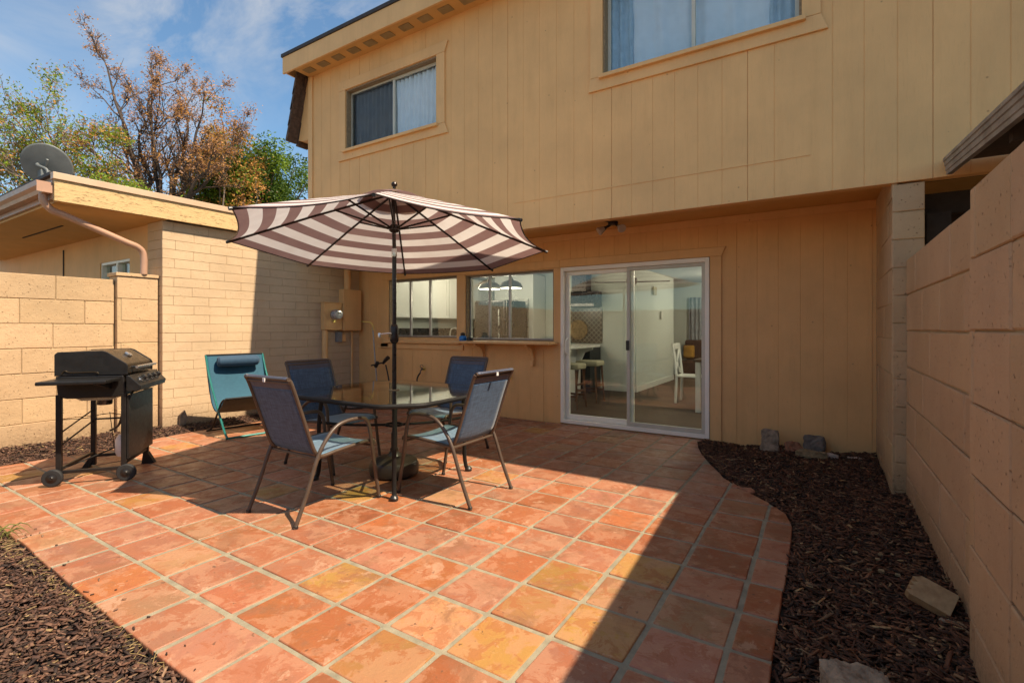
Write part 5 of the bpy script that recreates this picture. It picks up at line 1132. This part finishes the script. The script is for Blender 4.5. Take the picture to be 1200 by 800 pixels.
# ------------------------------------------------------------------ trees
ORG = (.56, .27, .07); BRN = (.30, .14, .07); YG_ = (.24, .28, .04); GR = (.11, .19, .018); DG = (.05, .10, .015); PK = (.46, .25, .15); LG = (.20, .30, .025)
def leaves(root, pts_cols, size, rnd):
    n = len(pts_cols); V = np.zeros((n * 4, 3), 'f')
    for i, (o_, c_) in enumerate(pts_cols):
        a_ = Vector((rnd.gauss(0, 1), rnd.gauss(0, 1), rnd.gauss(0, .7))).normalized(); b_ = Matrix.Rotation(rnd.uniform(0, 6.28), 3, a_) @ a_.orthogonal().normalized(); s_ = size * rnd.uniform(.6, 1.3)
        V[4 * i] = o_; V[4 * i + 1] = o_ + a_ * s_ + b_ * s_ * .4; V[4 * i + 2] = o_ + a_ * 2 * s_; V[4 * i + 3] = o_ + a_ * s_ - b_ * s_ * .4
    me = bpy.data.meshes.new('crown'); me.vertices.add(n * 4); me.vertices.foreach_set('co', V.ravel()); me.loops.add(n * 4); me.loops.foreach_set('vertex_index', np.arange(n * 4)); me.polygons.add(n); me.polygons.foreach_set('loop_start', np.arange(n) * 4); me.polygons.foreach_set('loop_total', np.full(n, 4)); me.update()
    color_attr(me, 'tint', [c_ for _, c_ in pts_cols]); me.materials.append(M['leaf_tint']); o = bpy.data.objects.new('crown', me); COL.objects.link(o); o.parent = root
def limb_tree(name, label, base, limbs, seed, bark, leafcols, leafprob, leafn, leafsize, leafr, twigs=5, r0=.08, trunk_top=2.2, trunk_r=.16, sub=3, zcol=None):
    """limbs: tips (dx, dy, z) of the main limbs fanning out from the top of a short trunk"""
    rnd = random.Random(seed); mb = MB(); pc = []; root = thing(name, label, 'tree', base)
    wts = [c_[3] for c_ in leafcols]
    def wob(a_, b_, n, amp):
        P = [a_.lerp(b_, i / n) for i in range(n + 1)]; L = (b_ - a_).length
        for i in range(1, n): P[i] = P[i] + Vector((rnd.gauss(0, 1), rnd.gauss(0, 1), rnd.gauss(0, 1))) * amp * L
        return P
    def foliage(p, k=1):
        if rnd.random() < leafprob:
            cc = (zcol(p, rnd) if zcol else None) or rnd.choices(leafcols, wts)[0]
            for _ in range(leafn * k):
                q_ = rnd.uniform(.75, 1.25); pc.append((p + Vector((rnd.gauss(0, leafr), rnd.gauss(0, leafr), rnd.gauss(0, leafr))), tuple(c_ * q_ for c_ in cc[:3])))
    def grow(P, r, lev):
        n = len(P) - 1; mb.tube(P, [r * (1 - .93 * i / n) ** .9 + .002 for i in range(n + 1)], 6 if lev == 0 else 4 if lev == 1 else 3)
        if lev >= sub: return
        L = (P[-1] - P[0]).length; nt = twigs + (3 if lev == 0 else 0)
        for k in range(nt):
            u = rnd.uniform(.22 if lev == 0 else .12, 1.0); i = min(n - 1, int(u * n)); st = P[i].lerp(P[i + 1], u * n - i); d = (P[i + 1] - P[i]).normalized()
            ax = Matrix.Rotation(rnd.uniform(0, 6.283), 3, d) @ d.orthogonal().normalized(); nd = Matrix.Rotation(rnd.uniform(.35, .95), 3, ax) @ d; nd.z += .18; nd.normalize()
            ln = L * (.42 if lev == 0 else .5) * (1.15 - u * .7) * rnd.uniform(.6, 1.2); Q = wob(st, st + nd * ln, 4, .035); grow(Q, r * (1 - .9 * u) * .5 + .004, lev + 1)
            if lev >= 1:
                for q_ in Q[1:]: foliage(q_)
    tt = Vector((0, 0, trunk_top)); mb.tube([Vector((0, 0, 0)), Vector((.03, .02, trunk_top * .5)), tt], [trunk_r * 1.2, trunk_r, trunk_r * .85], 9)
    for (dx, dy, z) in limbs:
        e = Vector((dx, dy, z)); mid = tt.lerp(e, .45) + Vector((dx * .06, dy * .06, -.25)); P = smoothpath([tt - Vector((0, 0, .1)), mid, e], 4)
        P = [P[0]] + [p + Vector((rnd.gauss(0, .06), rnd.gauss(0, .06), rnd.gauss(0, .05))) for p in P[1:-1]] + [P[-1]]
        grow(P, r0 * rnd.uniform(.8, 1.2), 0)
    mb.build('trunk', bark, root, smooth=True, angle=60)
    if pc: leaves(root, pc, leafsize, rnd)
    return root
def clump_tree(name, label, base, ctr, rad, nclump, nleaf, seed, bark, leafcols, leafsize, colfun=None, hollow=.25, cr=(.35, .75)):
    rnd = random.Random(seed); root = thing(name, label, 'tree', base); mb = MB(); pc = []; wts = [c_[3] for c_ in leafcols]; ctr = Vector(ctr)
    mb.tube([Vector((0, 0, 0)), Vector((.05, 0, ctr.z * .4)), Vector((0, .05, ctr.z * .75))], [.2, .15, .12], 9); hub_ = Vector((0, .03, ctr.z * .6))
    for k in range(nclump):
        d = Vector((rnd.gauss(0, 1), rnd.gauss(0, 1), rnd.gauss(0, 1))).normalized(); rr_ = rnd.uniform(hollow, 1.0); c_ = ctr + Vector((d.x * rad[0], d.y * rad[1], d.z * rad[2])) * rr_
        mb.tube(smoothpath([hub_, hub_.lerp(c_, .5) + Vector((0, 0, -.15)), c_], 3), [.07, .06, .05, .04, .03, .02, .012], 5); cs = rnd.uniform(*cr); base_c = (colfun(c_, rnd) if colfun else None) or rnd.choices(leafcols, wts)[0]
        for i in range(int(nleaf * cs / cr[1])):
            e = Vector((rnd.gauss(0, 1), rnd.gauss(0, 1), rnd.gauss(0, .8))).normalized() * cs * rnd.uniform(.35, 1.08) ** .7; q_ = rnd.uniform(.7, 1.3); cc = base_c if rnd.random() < .8 else rnd.choices(leafcols, wts)[0]
            pc.append((c_ + e, tuple(v_ * q_ for v_ in cc[:3])))
    mb.build('trunk', bark, root, smooth=True, angle=60); leaves(root, pc, leafsize, rnd)
# the picture plane's sideways direction at this distance is roughly (.85, .53)
def side(u, z, depth=0.): return (.846 * u - .533 * depth, .533 * u + .846 * depth, z)
limb_tree('bare_tree', 'tall nearly bare tree with rust brown leaf wisps fanning out behind the low roof', (-15.9, 6.6, -.1),
          [side(-1.9, 8.3, .5), side(-1.35, 8.9, -.5), side(-.7, 9.0, .3), side(-.1, 8.7, -.4), side(.45, 8.3, .6), side(1.15, 7.9, 0), side(1.9, 7.2, .5), side(1.7, 6.3, -.3), side(-1.9, 6.5, -.4), side(-1.0, 7.4, .2), side(.8, 7.2, -.5)],
          5, 'bark', [(*ORG, 4), (*PK, 4), (*BRN, 1)], .34, 3, .034, .09, 6, .075, 4.5, .15)
limb_tree('sparse_tree', 'thin tree with yellow green leaves behind the satellite dish, left of the bare tree', (-15.9, 5.3, -.1),
          [side(-3.1, 7.5, .3), side(-3.0, 6.4, -.4), side(-2.2, 7.0, .2), side(-1.5, 7.4, -.3), side(-.6, 6.5, .3), side(-3.2, 5.4, .1), side(-2.0, 5.8, .4), side(.4, 6.2, -.3), side(-3.5, 6.9, 0)],
          12, 'bark_pale', [(*YG_, 4), (*ORG, 2.5), (*LG, 4)], .55, 4, .042, .12, 5, .055, 3.6, .12)
clump_tree('green_tree', 'dense green leafy tree beside the corner of the upper storey', (-17.0, 9.8, -.1), (0, 0, 6.0), (2.2, 2.2, 2.15), 110, 620, 23, 'bark', [(*GR, 5), (*DG, 2), (*LG, 4)], .062)
limb_tree('orange_tree', 'orange brown autumn tree in front of the dense green tree', (-15.9, 8.2, -.1),
          [side(-1.2, 5.6, .4), side(-.8, 6.4, -.5), side(-.2, 7.3, .3), side(.3, 7.5, -.4), side(.8, 6.6, .4), side(1.2, 5.6, 0), side(-1.5, 4.9, 0)],
          31, 'bark_pale', [(*ORG, 9), (*BRN, 1), (*YG_, 2)], .6, 6, .045, .16, 4, .045, 3.2, .12)
clump_tree('bush_tree', 'low bright yellow green bush peeking over the roof edge under the bare tree', (-14.6, 5.4, -.1), (0, 0, 4.2), (1.0, 1.0, .9), 16, 420, 37, 'bark', [(.24, .32, .04, 4), (*LG, 3)], .042, cr=(.25, .45))
clump_tree('bush_tree', 'small yellow green bush right of the bare tree trunk at the roof edge', (-14.3, 7.2, -.1), (0, 0, 3.95), (.7, .7, .7), 9, 380, 39, 'bark', [(.24, .32, .04, 4), (*LG, 3)], .042, cr=(.22, .4))
